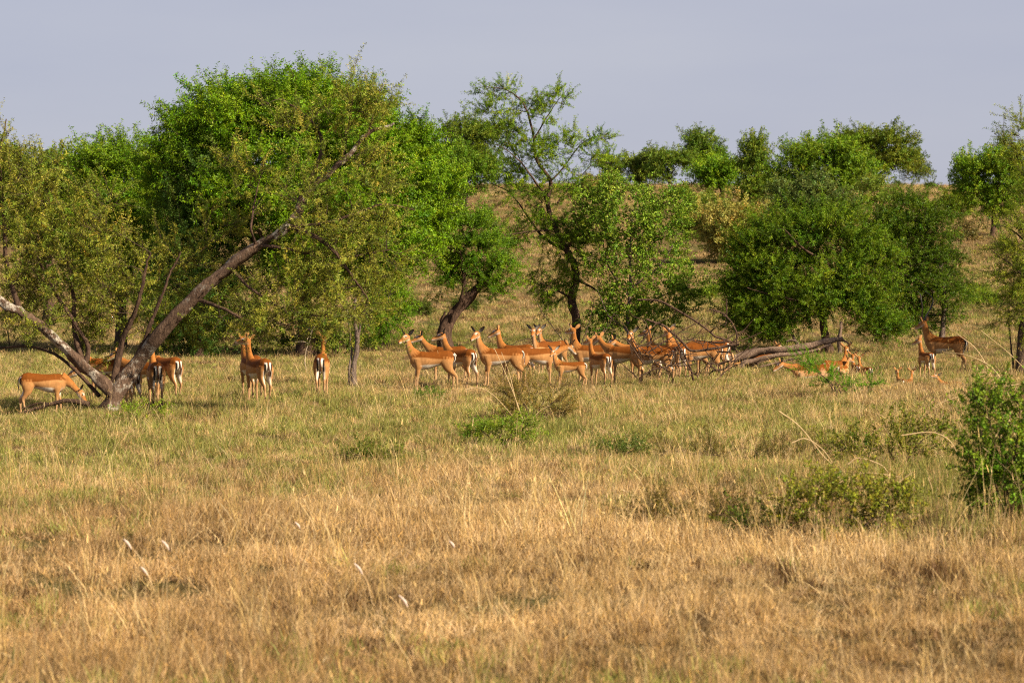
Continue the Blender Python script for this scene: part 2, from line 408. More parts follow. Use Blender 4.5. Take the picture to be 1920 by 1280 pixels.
        if lib:
            tg = (path[-1] - path[2]); tg /= np.linalg.norm(tg) + 1e-9
            o_ = a - cenall; o_ /= np.linalg.norm(o_) + 1e-9
            tone = r.normal(.5, .24)
            if mode == 'shoot':                                  # long leafy shoots sweeping out of each twig
                for q_ in range(3):
                    s_ = path[3 + q_ % 3] if q_ else path[-1]
                    d_ = tg * .55 + o_ * .35 + np.array([0, 0, up * 1.1]) + r.normal(0, .5, 3); d_ /= np.linalg.norm(d_)
                    ln = r.uniform(.35, .85) * sc * shl; k2 = max(2, int(ln / (.17 * sc) + r.random()))
                    u_ = (np.arange(k2) + .2) / k2
                    cv = np.array([0, 0, up * .35]) + r.normal(0, .15, 3)
                    p = s_ + (u_[:, None] * d_ + (u_ ** 2)[:, None] * cv) * ln
                    SP.append(p + r.normal(0, .012, p.shape)); SD.append(d_ + 2 * u_[:, None] * cv + r.normal(0, .16, p.shape)); SC.append(np.clip(tone + r.normal(0, .15, k2), -.2, 1.3))
                    e_ = s_ + np.linspace(0, 1, 4)[:, None] * d_ * ln + (np.linspace(0, 1, 4) ** 2)[:, None] * cv * ln
                    if sc * Y < 75: tw.append(tube(e_, np.linspace(.006, .002, 4) * twig, 3))
            elif mode == 'puff':                                 # flattened leaf masses at the twig ends, open between
                ns = max(4, int(nsp * r.uniform(.6, 1.4))); pr = puff * sc * r.uniform(.7, 1.35)
                q_ = r.normal(0, 1, (ns, 3)); q_ /= np.linalg.norm(q_, axis=1, keepdims=True); q_ *= r.random((ns, 1)) ** .4
                p = a + q_ * pr * np.array([1, 1, flat]) - np.array([0, 0, pr * flat * .2])
                SP.append(p); SD.append(q_ * .8 + o_ * .35 + np.array([0, 0, .45]) + r.normal(0, .35, (ns, 3))); SC.append(np.clip(tone + r.normal(0, .16, ns), -.2, 1.3))
                if r.random() < .55:                              # a feathery shoot breaks the outline of each mass
                    d_ = o_ * .7 + np.array([0, 0, .35]) + r.normal(0, .45, 3); d_ /= np.linalg.norm(d_); ln = r.uniform(.4, .95) * sc * spike
                    u_ = np.array([.35, .7, 1.0])[:, None]; p = a + d_ * pr * .6 + u_ * d_ * ln + (u_ ** 2) * np.array([0, 0, -.12]) * ln
                    SP.append(p); SD.append(d_ + r.normal(0, .18, (3, 3))); SC.append(np.clip(tone + r.normal(0, .1, 3), -.2, 1.3))
            else:
                ns = max(2, int(L * (1 - start) / space + r.random()) + 1)
                ts = start + (1 - start) * (np.arange(ns) + r.random(ns)) / ns
                ts[-1] = 1
                p = np.array([np.interp(ts, tt[:, 0], path[:, q]) for q in range(3)]).T + r.normal(0, jit * sc, (ns, 3))
                SP.append(p); SD.append(tg * .8 + o_ * .45 + np.array([0, 0, up]) + r.normal(0, .55, (ns, 3)))
                SC.append(np.clip(tone + r.normal(0, .2, ns), -.2, 1.3))
    names = {'tree': ('trunk', 'limb'), 'log': ('log_wood', 'limb'), 'branch': ('main_branch', 'side_branch')}.get(cat, ('stem', 'stem'))
    for k_, tb in enumerate(tubes):
        nm = names[0 if k_ == 0 else 1]
        obj(nm, mesh(nm, *tb, mats=(bark if bark is not M_BARKL or limbs[k_][1] > .08 else M_BARK,), smooth=True), root)
    if tw:
        obj('twigs', mesh('twigs', *cat_tubes(tw), mats=(M_TWIG if not dead else bark,), smooth=True), root)['kind'] = 'stuff'
    if lib and SP:
        SP = np.concatenate(SP); SD = np.concatenate(SD); u = np.concatenate(SC)[:, None]
        col = VIVID * (np.array(c1) * (1 - u) + np.array(c2) * u) * (1 + r.normal(0, .14, u.shape)) * (1 + r.normal(0, 1, u.shape) * np.array([.16, .04, .10]))
        dry = r.random(len(SP)) < .03; col[dry] = col[dry] * np.array([1.25, 1.0, .9])                    # a few yellowed sprays
        old = rng.bit_generator.state
        cr_ = scatter(leafname, lib, SP, z_to_dir(SD), sc * r.uniform(.65, 1.25, len(SP)), col, parent=root)
        cr_['kind'] = 'stuff'
    return root

def auto_limbs(base, fork, tips, r0=.2):
    """a trunk from base to fork, then a limb to each tip"""
    L = [([(base[0], base[1], 0), ((base[0] + fork[0]) / 2 + 3, (base[1] + fork[1]) / 2, 0), (*fork, 0)], r0, r0 * .75)]
    for k_, t_ in enumerate(tips):
        dz = t_[2] if len(t_) > 2 else (-1) ** k_ * .6
        L.append(([(*fork, 0), (fork[0] + (t_[0] - fork[0]) * .45, fork[1] + (t_[1] - fork[1]) * .6, dz * .5), (t_[0], t_[1], dz)], r0 * .55, r0 * .12))
    return L

# ---- the leaning thorn acacia in front of the herd
build_plant('leaning_acacia', 'big thorn acacia with a leaning lichened trunk, in front of the grazing antelope', 'tree', (206, 775), [([(q[0], q[1], q[2] * ((-.6 if q[1] > 395 else -.2) if q[0] > 255 else 1)) for q in pl], r0, r1) for pl, r0, r1 in [
    ([(203, 776, 0), (216, 738, 0), (250, 688, .1), (302, 625, .3), (365, 560, .6), (420, 510, .8), (480, 460, .9), (545, 424, 1.)], .16, .072),
    ([(545, 424, 1), (562, 390, 1), (578, 352, 1.1), (615, 328, 1.2), (655, 290, 1.3), (690, 250, 1.2), (738, 235, 1)], .10, .02),
    ([(576, 355, 1.1), (600, 290, .8), (600, 250, .7), (570, 215, .6), (530, 188, .5)], .045, .012),
    ([(690, 250, 1.2), (704, 200, 1.1), (718, 155, 1)], .022, .006), ([(640, 300, 1.2), (655, 230, 1.4), (662, 160, 1.3)], .022, .006),
    ([(545, 424, 1), (600, 420, 1.2), (660, 402, 1.3), (720, 385, 1.2), (776, 394, 1.1)], .04, .012),
    ([(480, 460, .9), (560, 470, 1.2), (640, 482, 1.3), (730, 470, 1.2)], .035, .01),
    ([(545, 424, 1), (600, 450, 1.6), (650, 500, 1.9), (690, 560, 2.1)], .05, .012),
    ([(480, 460, .9), (470, 420, 1.3), (480, 370, 1.5), (492, 320, 1.6)], .03, .008),
    ([(430, 500, .8), (470, 540, 1.2), (540, 585, 1.3), (610, 590, 1.3)], .032, .01),
    ([(365, 560, .6), (420, 580, 1.2), (470, 600, 1.5), (540, 610, 1.8)], .04, .01),
    ([(214, 742, -.02), (186, 712, -.05), (160, 688, -.1), (120, 650, -.2), (62, 602, -.3), (18, 578, -.3)], .115, .065),
    ([(18, 578, -.3), (-40, 520, -.3), (-70, 430, -.2)], .085, .03), ([(40, 590, -.3), (12, 500, .1), (6, 390, .2), (2, 300, .2), (12, 222, .2)], .05, .01),
    ([(166, 695, -.1), (140, 630, .2), (138, 560, .3), (128, 480, .4)], .065, .02), ([(160, 690, -.1), (160, 640, .1), (110, 560, .1), (70, 480, .1)], .05, .015),
    ([(208, 748, 0), (226, 650, .1), (262, 560, .3), (282, 470, .4)], .075, .015), ([(250, 688, .1), (296, 570, .3), (340, 470, .4)], .045, .012),
    ([(186, 742, .1), (150, 702, .3), (100, 662, .5), (40, 650, .7), (-15, 656, .8)], .04, .018), ([(205, 772, -.1), (180, 776, -.3), (160, 782, -.4)], .08, .03), ([(210, 772, -.05), (228, 780, -.3), (240, 788, -.4)], .07, .03)]],
    [c if c[0] < 480 or len(c) < 6 else (*c[:5], c[5] * -.65, *c[6:]) for c in [(50, 430, 100, 110, 150), (150, 500, 110, 90, 150, .4), (30, 540, 80, 70, 80, .5), (12, 320, 38, 80, 34), (60, 350, 60, 50, 45), (240, 555, 80, 85, 110, .3), (330, 500, 76, 70, 70, .9), (200, 420, 50, 55, 50),
     (130, 600, 100, 40, 70, .8), (345, 610, 66, 40, 45, 1.0), (180, 650, 60, 25, 22, .8), (440, 585, 96, 44, 75, .8), (555, 530, 84, 58, 85, 1.1, .8), (620, 470, 100, 75, 100, 1.1), (640, 560, 90, 60, 80, 1.5), (500, 600, 90, 36, 60, 1.4),
     (690, 420, 70, 75, 60, 1), (560, 370, 70, 60, 50, 1), (620, 270, 65, 60, 45, 1), (695, 200, 36, 45, 26, 1), (660, 185, 28, 30, 18, 1), (530, 215, 55, 42, 26, .8), (450, 330, 50, 56, 30, .8), (400, 430, 44, 36, 20, .9), (700, 330, 65, 55, 40, 1), (735, 480, 36, 55, 28, 1), (450, 400, 50, 32, 22, .8), (640, 610, 60, 30, 30, 1.5), (110, 330, 40, 30, 12), (100, 620, 50, 20, 16, -.5, .3)]],
    LIB_THORN, (.072, .104, .024), (.165, .19, .056), sc=.92, space=.15, dens=.95, shl=.68, up=.25, bark=M_BARKL, seed=1, gnarl=.16, seg=14, rdepth=.8)

# ---- the bright dome behind it and its companions
build_plant('domed_acacia', 'largest bright green dome shaped acacia, behind the leaning tree', 'tree', (575, 668),
    auto_limbs((575, 668), (570, 560), [(430, 300), (560, 260), (680, 310), (760, 400, -1), (470, 420, -1.5), (640, 440, -1.5), (350, 360)], .3),
    [(430, 235, 105, 75, 150), (560, 215, 125, 60, 170), (660, 255, 100, 75, 150), (350, 320, 70, 75, 90), (745, 340, 85, 85, 130), (775, 405, 58, 60, 90), (700, 450, 90, 80, 130, -.8),
     (560, 350, 120, 90, 150, -.8), (430, 370, 90, 85, 110, -.6), (780, 280, 38, 40, 32), (812, 365, 30, 44, 34), (580, 480, 120, 60, 80)],
    LIB_FINE, (.052, .115, .008), (.105, .19, .012), sc=1.5, dens=1.15, nsp=18, crad=.88, spike=.3, seed=2, rdepth=1.1, shell=.5)
build_plant('dark_feathery_tree', 'dark blue green feathery tree standing in front of the big dome', 'tree', (372, 672),
    auto_limbs((372, 672), (370, 580), [(340, 430), (390, 380), (400, 500), (330, 540)], .13),
    [(370, 350, 50, 60, 60), (345, 430, 55, 70, 70), (400, 440, 50, 80, 70), (330, 540, 55, 70, 70), (400, 550, 55, 70, 70), (360, 620, 70, 35, 40)],
    LIB_FINE, (.025, .062, .022), (.055, .10, .03), sc=1.1, space=.2, seed=3)
build_plant('spreading_acacia', 'low bright yellow green acacia, left of the big dome', 'tree', (225, 650),
    auto_limbs((225, 650), (225, 540), [(180, 320), (240, 300), (280, 380), (170, 430)], .2),
    [(220, 310, 70, 38, 70), (235, 380, 90, 55, 90), (180, 430, 60, 55, 60), (275, 350, 50, 60, 55), (200, 490, 80, 60, 60), (280, 460, 50, 60, 50), (170, 345, 30, 26, 20)],
    LIB_FINE, (.06, .125, .01), (.115, .19, .02), sc=1.4, space=.28, seed=4, rdepth=1.1)
build_plant('bushy_tree', 'olive green rounded tree behind the topmost left branches', 'tree', (90, 600),
    auto_limbs((90, 600), (90, 480), [(40, 360), (100, 340), (130, 380)], .22),
    [(50, 350, 60, 45, 55), (110, 345, 50, 48, 55), (80, 400, 80, 50, 60), (20, 330, 40, 40, 30), (140, 400, 30, 40, 25)],
    LIB_CLUMP, (.055, .095, .02), (.085, .125, .03), sc=1.7, space=.4, seed=5)
build_plant('slender_tree', 'thin twin stemmed tree between two antelope, leafy only at the top', 'tree', (662, 724), [
    ([(662, 724, 0), (665, 682, 0), (670, 640, 0), (664, 600, 0), (668, 560, 0)], .075, .03), ([(655, 720, 0), (655, 690, 0), (660, 650, .05), (654, 610, 0), (650, 580, 0)], .035, .014),
    ([(669, 640, 0), (676, 610, 0), (676, 575, 0)], .03, .012)],
    [(668, 555, 40, 28, 34), (640, 585, 34, 22, 22), (690, 580, 22, 24, 16)], LIB_THORN, (.08, .11, .02), (.14, .17, .04), sc=.9, seed=6, bark=M_BARKG)
build_plant('light_green_shrub', 'fresh green feathery shrub right of the slender tree', 'shrub', (722, 655), None,
    [(735, 545, 30, 34, 30), (715, 590, 34, 30, 32), (745, 595, 26, 26, 22), (700, 625, 26, 22, 18)], LIB_FINE, (.06, .14, .012), (.11, .20, .02), sc=.95, seed=7)
for k_, (bx, by, cl, lb, lbl) in enumerate([
    ((330), 668, [(320, 625, 50, 34, 40), (370, 635, 40, 26, 28)], LIB_FINE, 'dark bush growing under the feathery tree'),
    ((470), 664, [(450, 625, 52, 34, 44), (500, 630, 40, 28, 30)], LIB_THORN, 'dusky thorn bush behind the pair of antelope standing rump to rump'),
    ((560), 664, [(550, 620, 46, 34, 40), (590, 632, 36, 26, 26)], LIB_BROAD, 'round leaved bush right behind the antelope seen squarely from behind'),
    ((625), 668, [(620, 630, 34, 30, 28), (640, 640, 26, 22, 18)], LIB_BROAD, 'small leafy bush just left of the slender tree'),
    ((20), 650, [(10, 610, 40, 30, 26), (45, 625, 34, 20, 20)], LIB_THORN, 'grey green bush under the left limb of the leaning acacia'),
    ((795), 655, [(785, 640, 30, 14, 16), (812, 646, 22, 8, 8)], LIB_THORN, 'low spiky shrub behind the antelope that watches the camera')]):
    build_plant('bush', lbl, 'bush', (bx, by), None, cl, lb, (.035, .065, .014), (.08, .12, .03), sc=.95, seed=20 + k_, group='bushes under the big trees')

# ---- trees around the herd
build_plant('leaning_trunk_acacia', 'short acacia with a split dark trunk and a broken stub', 'tree', (836, 662), [
    ([(836, 662, 0), (832, 625, 0), (846, 596, 0), (872, 563, 0), (905, 530, .1), (930, 492, .2), (946, 470, .2)], .25, .045),
    ([(846, 596, 0), (866, 560, -.2), (870, 520, -.3), (862, 465, -.3)], .12, .035), ([(838, 628, 0), (829, 606, 0), (834, 584, -.1)], .10, .035),
    ([(846, 596, 0), (886, 560, .3), (900, 500, .4), (895, 450, .4)], .08, .02), ([(840, 610, 0), (848, 596, -.2), (851, 580, -.25)], .07, .02)],
    [(880, 440, 56, 40, 60), (840, 468, 34, 32, 34), (922, 478, 42, 38, 42), (890, 508, 60, 32, 48), (952, 502, 22, 26, 18), (852, 522, 34, 18, 16), (930, 540, 28, 20, 14), (870, 410, 40, 22, 22)],
    LIB_FINE, (.04, .10, .008), (.09, .165, .015), dens=.7, sc=1.0, space=.2, seed=8, gnarl=.14)
build_plant('open_crowned_acacia', 'tallest open crowned acacia with airy sideways sprays, above the middle of the herd', 'tree', (1078, 655), [
    ([(1078, 655, 0), (1081, 600, 0), (1073, 560, 0), (1080, 512, 0), (1062, 470, 0)], .15, .11),
    ([(1062, 470, 0), (1042, 430, 0), (1026, 380, 0), (1032, 340, .1), (1006, 300, .1), (1000, 250, 0), (984, 200, 0), (958, 172, 0), (905, 160, -.1)], .095, .008),
    ([(1026, 380, 0), (1008, 345, -.3), (972, 300, -.5), (930, 270, -.6)], .045, .008), ([(1062, 470, 0), (1020, 445, .3), (985, 400, .5), (955, 362, .6), (920, 345, .6)], .055, .01),
    ([(1002, 260, 0), (1028, 215, .2), (1046, 190, .2), (1064, 168, .2)], .028, .006), ([(1032, 340, .1), (1058, 312, .3), (1096, 266, .4), (1142, 248, .5)], .032, .006),
    ([(1045, 380, 0), (1080, 340, .5), (1110, 310, .7), (1150, 306, .8)], .03, .006), ([(1062, 470, 0), (1082, 430, -.4), (1092, 385, -.6)], .05, .01), ([(1078, 522, 0), (1110, 540, .3), (1150, 565, .5)], .05, .015),
    ([(1075, 560, 0), (1045, 545, -.3), (1015, 530, -.4)], .04, .01), ([(1040, 430, 0), (990, 435, -.6), (940, 440, -.9)], .035, .008), ([(990, 210, 0), (950, 205, .3), (912, 214, .4)], .018, .005)],
    [(1000, 205, 48, 30, 40), (940, 172, 44, 14, 26), (1050, 182, 18, 18, 14), (955, 250, 50, 26, 36), (1000, 290, 55, 45, 56), (1072, 270, 46, 30, 34), (1118, 256, 28, 12, 14), (1128, 300, 34, 15, 18),
     (958, 320, 46, 36, 40), (1040, 350, 55, 45, 52), (980, 362, 55, 30, 38), (1010, 420, 65, 45, 60), (1062, 440, 60, 45, 62), (955, 442, 55, 20, 26), (1100, 420, 46, 55, 56), (1040, 545, 42, 36, 40), (1010, 522, 26, 20, 16),
     (925, 208, 34, 10, 12), (930, 275, 34, 12, 12), (1075, 490, 45, 36, 36)],
    LIB_FINE, (.055, .115, .012), (.14, .22, .025), sc=.82, up=.0, shl=.62, mode='shoot', crad=.88, dens=1.7, space=.17, seed=9, jit=.04)
build_plant('round_leaved_shrub', 'tall loose shrub with pale round leaves, right of the open crowned acacia', 'shrub', (1182, 655), [
    ([(1182, 655, 0), (1178, 600, 0), (1182, 540, 0), (1180, 470, 0), (1186, 395, 0)], .075, .02), ([(1178, 610, 0), (1230, 560, .4), (1292, 540, .6)], .04, .012), ([(1182, 540, 0), (1236, 500, -.3), (1272, 440, -.4)], .035, .01),
    ([(1182, 560, 0), (1142, 500, .3), (1128, 430, .4)], .035, .01), ([(1178, 620, 0), (1140, 590, -.4), (1120, 540, -.5)], .03, .01)],
    [(1180, 400, 75, 58, 70), (1240, 420, 58, 58, 60), (1150, 480, 68, 66, 70), (1240, 500, 68, 58, 66), (1282, 552, 46, 36, 36), (1170, 560, 58, 48, 52), (1220, 592, 58, 32, 40), (1120, 392, 44, 42, 36), (1270, 378, 28, 30, 18), (1130, 600, 36, 36, 26), (1160, 350, 40, 22, 16)],
    LIB_BROAD, (.062, .125, .022), (.135, .21, .05), dens=2.0, sc=.95, space=.2, seed=10, bark=M_BARKG, jit=.05)
build_plant('spreading_green_acacia', 'wide dense acacia above the fallen log', 'tree', (1552, 662), [
    ([(1556, 662, 0), (1546, 612, 0), (1550, 576, 0), (1566, 546, 0), (1560, 500, 0), (1540, 445, .2)], .13, .03), ([(1546, 640, 0), (1538, 596, .1), (1534, 570, .1), (1500, 528, .4), (1440, 490, .6)], .07, .015),
    ([(1566, 546, 0), (1620, 520, -.4), (1662, 480, -.6)], .06, .012), ([(1550, 580, 0), (1480, 560, -.5), (1400, 540, -.8)], .05, .012), ([(1560, 500, 0), (1500, 460, -.8), (1470, 430, -1)], .05, .012), ([(1560, 560, 0), (1600, 570, .6), (1640, 590, .8)], .05, .012)],
    [(1500, 432, 80, 42, 80), (1440, 442, 58, 38, 50), (1572, 432, 70, 46, 76), (1420, 512, 58, 48, 66), (1500, 512, 90, 58, 110), (1602, 512, 78, 58, 96), (1430, 565, 58, 34, 50), (1510, 562, 70, 30, 56), (1610, 562, 68, 32, 54),
     (1400, 545, 34, 40, 28), (1420, 605, 44, 18, 22), (1640, 600, 50, 18, 24), (1480, 600, 40, 18, 18), (1440, 622, 46, 14, 20), (1642, 618, 50, 14, 20), (1390, 585, 30, 26, 14), (1640, 470, 48, 46, 46), (1412, 470, 30, 30, 20)],
    LIB_FINE, (.034, .078, .006), (.092, .15, .016), sc=1.05, rag=.26, puff=.34, flat=.32, crad=.88, seed=11)
build_plant('dark_green_acacia', 'deep dark green acacia with a grey stem, right above the horned antelope', 'tree', (1766, 645), [
    ([(1766, 645, 0), (1770, 570, 0), (1762, 505, 0), (1732, 450, 0), (1708, 395, 0)], .09, .02), ([(1769, 565, 0), (1722, 525, -.4), (1664, 505, -.6)], .05, .012), ([(1762, 505, 0), (1788, 460, .3)], .03, .01), ([(1766, 590, 0), (1720, 590, .4), (1660, 575, .6)], .04, .01)],
    [(1700, 412, 54, 36, 56), (1742, 442, 48, 36, 46), (1680, 482, 58, 46, 64), (1730, 512, 58, 46, 60), (1700, 560, 58, 36, 46), (1762, 540, 36, 44, 30), (1652, 562, 46, 36, 34), (1758, 402, 28, 20, 16), (1662, 442, 36, 36, 30), (1720, 602, 40, 16, 16), (1785, 482, 20, 22, 12), (1700, 375, 24, 14, 10), (1776, 590, 20, 26, 10)],
    LIB_FINE, (.028, .058, .004), (.058, .105, .008), rag=.26, puff=.34, flat=.32, sc=1.0, space=.19, seed=12, bark=M_BARKG)
build_plant('edge_acacia', 'yellow green acacia with flat layered sprays at the right edge', 'tree', (1912, 702), [
    ([(1912, 690, 0), (1915, 610, 0), (1940, 540, 0), (1932, 450, 0), (1940, 330, 0), (1914, 262, 0)], .09, .012), ([(1940, 540, 0), (1900, 500, -.3), (1860, 470, -.4)], .035, .008), ([(1936, 470, 0), (1895, 430, .3), (1850, 420, .4)], .03, .006),
    ([(1900, 690, 0), (1895, 640, .2), (1890, 580, .2)], .03, .012), ([(1922, 690, .2), (1925, 640, .3), (1915, 570, .3)], .03, .012), ([(1935, 500, 0), (1900, 550, .2), (1870, 580, .3)], .03, .008)],
    [(1915, 245, 18, 24, 14), (1895, 272, 20, 10, 10), (1886, 422, 38, 8, 16), (1895, 462, 44, 10, 22), (1900, 505, 46, 20, 34), (1900, 552, 46, 24, 40), (1932, 470, 46, 70, 80), (1942, 330, 34, 60, 40), (1955, 580, 60, 46, 60), (1880, 590, 30, 18, 18), (1912, 290, 16, 20, 10)],
    LIB_THORN, (.07, .115, .016), (.14, .18, .035), up=.05, sc=1.0, space=.14, dens=1.3, seed=13, bark=M_TWIG)

# ---- trees up the slope and along the ridge
far = [
 ('flat_topped_acacia', 'two storeyed acacia on the slope left of the open crowned tree', (868, 392), (868, 350), .2, [(868, 245, 42, 24, 40), (905, 262, 30, 30, 34), (870, 275, 40, 20, 26), (905, 300, 36, 26, 30)], (.05, .085, .022), (.08, .12, .03)),
 ('round_headed_tree', 'mid green round headed tree, lower front neighbour of the two storeyed acacia', (874, 396), (870, 350), .14, [(868, 310, 44, 26, 44), (900, 325, 36, 30, 36), (860, 335, 38, 24, 30)], (.045, .095, .015), (.075, .13, .02)),
 ('ridge_tree', 'tall dark round crowned tree highest on the ridge', (1318, 352), (1319, 320), .2, [(1320, 266, 34, 22, 44), (1310, 290, 26, 18, 26), (1340, 285, 18, 20, 20)], (.04, .08, .018), (.065, .105, .025)),
 ('ridge_tree', 'short bright green tree just below the tallest ridge tree', (1354, 386), (1352, 355), .15, [(1345, 318, 38, 22, 50), (1330, 335, 30, 22, 30), (1365, 335, 22, 22, 24)], (.06, .13, .012), (.10, .17, .02)),
 ('ridge_tree', 'broad ridge tree left of the tallest one, with a short thick trunk', (1254, 360), (1254, 335), .2, [(1250, 308, 24, 20, 30), (1272, 305, 24, 16, 26), (1240, 325, 16, 14, 12)], (.045, .085, .02), (.075, .115, .025)),
 ('ridge_tree', 'small rounded ridge tree with a reddish base, second from the left of its row', (1190, 356), (1190, 340), .14, [(1188, 314, 24, 18, 30), (1200, 330, 20, 14, 18)], (.055, .09, .028), (.08, .115, .035)),
 ('ridge_tree', 'thin wispy ridge tree between two rounded ones', (1213, 356), (1218, 325), .07, [(1223, 300, 13, 13, 14), (1214, 318, 10, 10, 6)], (.05, .085, .03), (.08, .115, .04)),
 ('ridge_tree', 'faint grey green ridge tree nearest to the open crowned acacia', (1146, 356), (1146, 330), .1, [(1142, 312, 22, 14, 22), (1150, 330, 14, 12, 12)], (.05, .085, .035), (.075, .11, .045)),
 ('narrow_tree', 'narrow columnar tree with a knob shaped top on the slope', (1416, 392), (1416, 370), .16, [(1420, 277, 18, 12, 18), (1416, 305, 24, 22, 36), (1418, 340, 24, 26, 30), (1410, 365, 22, 18, 18)], (.05, .09, .018), (.085, .125, .03)),
 ('broad_acacia', 'broad bright acacia left in the pair of joined crowns on the slope', (1545, 400), (1540, 365), .26, [(1500, 300, 50, 36, 60), (1560, 290, 56, 30, 64), (1600, 320, 40, 36, 46), (1480, 335, 40, 26, 34), (1550, 340, 60, 28, 50)], (.05, .10, .012), (.09, .15, .02)),
 ('domed_ridge_tree', 'olive dome crowned tree on the crest, right in the pair of joined crowns', (1640, 362), (1640, 335), .26, [(1620, 270, 46, 30, 56), (1665, 270, 44, 32, 56), (1640, 300, 50, 26, 44), (1690, 300, 26, 22, 24), (1580, 265, 26, 18, 18)], (.05, .08, .015), (.085, .115, .025)),
 ('wispy_tree', 'sparse see through little tree standing alone on the bare crest', (1716, 342), (1714, 325), .05, [(1712, 305, 14, 10, 10), (1716, 322, 22, 10, 14), (1735, 325, 8, 7, 4)], (.045, .07, .03), (.07, .095, .04)),
 ('slope_acacia', 'umbrella acacia with a bare dark stem on the right of the slope', (1860, 444), (1862, 395), .17, [(1835, 320, 42, 28, 52), (1885, 310, 42, 34, 60), (1850, 350, 60, 26, 50), (1905, 350, 34, 34, 34), (1865, 385, 40, 18, 22)], (.045, .095, .012), (.10, .165, .02)),
 ('grey_bush_tree', 'dark grey green round bush behind the wide dense acacia', (1512, 455), (1512, 420), .14, [(1480, 378, 44, 30, 50), (1540, 375, 48, 32, 56), (1510, 360, 50, 22, 40), (1580, 395, 24, 20, 18)], (.04, .065, .035), (.065, .095, .055)),
 ('straw_bush', 'yellowish half bare round bush behind the wide dense acacia', (1386, 492), (1384, 460), .12, [(1364, 425, 54, 46, 90), (1398, 430, 40, 44, 50), (1366, 455, 42, 28, 36)], (.115, .12, .07), (.17, .165, .10)),
 ('dark_stemmed_tree', 'mid green tree on a straight dark stem beside the straw coloured bush', (1328, 478), (1328, 440), .17, [(1320, 400, 36, 26, 44), (1345, 415, 24, 24, 24), (1310, 425, 24, 20, 18)], (.045, .08, .015), (.08, .115, .025)),
 ('olive_bush', 'left of two olive brown bushes at the crest', (1100, 372), (1100, 362), .08, [(1098, 352, 22, 14, 24)], (.07, .075, .04), (.10, .105, .06)),
 ('olive_bush', 'right of two olive brown bushes at the crest', (1130, 366), (1130, 358), .08, [(1128, 350, 20, 13, 22)], (.07, .075, .04), (.10, .105, .06)),
 ('olive_bush', 'pale green bush at the foot of the bright short ridge tree', (1308, 408), (1308, 396), .06, [(1300, 388, 16, 12, 14), (1318, 386, 14, 14, 12)], (.08, .11, .03), (.11, .14, .04)),
 ('slope_shrub', 'yellow green shrub under the umbrella acacia', (1800, 410), (1800, 400), .06, [(1800, 388, 22, 16, 22), (1790, 375, 12, 10, 8)], (.075, .115, .025), (.11, .15, .035)),
 ('slope_shrub', 'brown half dead shrub between the dark green acacia and the slope', (1812, 452), (1812, 446), .05, [(1806, 436, 20, 12, 12)], (.06, .055, .04), (.09, .075, .055)),
 ('slope_shrub', 'ragged green shrub under the pair of joined crowns', (1655, 408), (1655, 398), .07, [(1650, 375, 26, 20, 26), (1640, 350, 16, 20, 14)], (.06, .10, .03), (.10, .135, .04)),
]
for k_, (nm, lbl, base, fork, r0, cl, c1, c2) in enumerate(far):
    b = G(*base); s = b.y / 200; c1 = np.array(c1) * 1.15; c2 = np.array(c2) * 1.2
    grp = {'ridge_tree': 'trees along the ridge', 'slope_shrub': 'shrubs on the slope', 'olive_bush': 'bushes at the crest'}.get(nm)
    build_plant(nm, lbl, 'shrub' if 'shrub' in nm or 'bush' in nm else 'tree', base, auto_limbs(base, fork, [(c[0], c[1] + c[3] * .3, (-1) ** q * .8) for q, c in enumerate(cl)], r0), [(*c[:4], int(c[4] * 1.0)) for c in cl],
                LIB_CLUMP, c1, c2, sc=(.9 + 1.0 * s), puff=.30 if nm == 'ridge_tree' else .38, spike=.4, flat=.42, nsp=16, dens=.9, crad=.68 if nm == 'ridge_tree' else .78, seed=50 + k_, group=grp, twig=1.6, shell=.5, rdepth=1.0)
SLOPE = [(1182, 362, 14, 'little bush at the foot of the reddish based ridge tree'), (1282, 364, 12, 'little bush between the broad and the tallest ridge trees'), (1385, 402, 16, 'small bush beside the stem of the columnar tree'), (1232, 402, 22, 'soft green bush on the slope above the round leaved shrub'), (1010, 372, 14, 'small olive bush on the crest seen through the open crowned acacia'),
  (905, 412, 12, 'small bush right of the stem of the two storeyed acacia'), (1745, 352, 8, 'tiny bush right beside the lone wispy tree'), (1688, 350, 9, 'tiny bush left of the lone wispy tree'), (1735, 420, 14, 'low brownish bush behind the top of the dark green acacia'), (1885, 470, 16, 'low bush below the umbrella acacia')]
for k_, (bx, by, w_, lbl) in enumerate([(1822, 552, 26, 'low dark bush in the shade behind the horned antelope'), (872, 582, 12, 'tiny dark shrub on the bare slope right of the split trunk'),
        (1840, 575, 34, 'bright green weedy bush on the slope, left of the edge acacia'), (780, 592, 24, 'low dull shrub at the edge of the fresh green shrub'), (1338, 560, 22, 'fresh green tussock bush seen between shrub and wide acacia'), (1780, 520, 18, 'straggly little bush beside the grey stem')] + SLOPE):
    build_plant('small_bush', lbl, 'bush', (bx, by), None, [(bx - w_ * .3, by - w_ * .45, w_ * .6, w_ * .4, 18), (bx + w_ * .35, by - w_ * .38, w_ * .55, w_ * .34, 16)], LIB_FINE,
                *(((.03, .05, .015), (.06, .08, .025)) if k_ in (0, 1, 3, 5) or k_ > 11 else ((.08, .14, .02), (.12, .19, .03))), sc=.9, seed=80 + k_, group='small bushes on the slope')
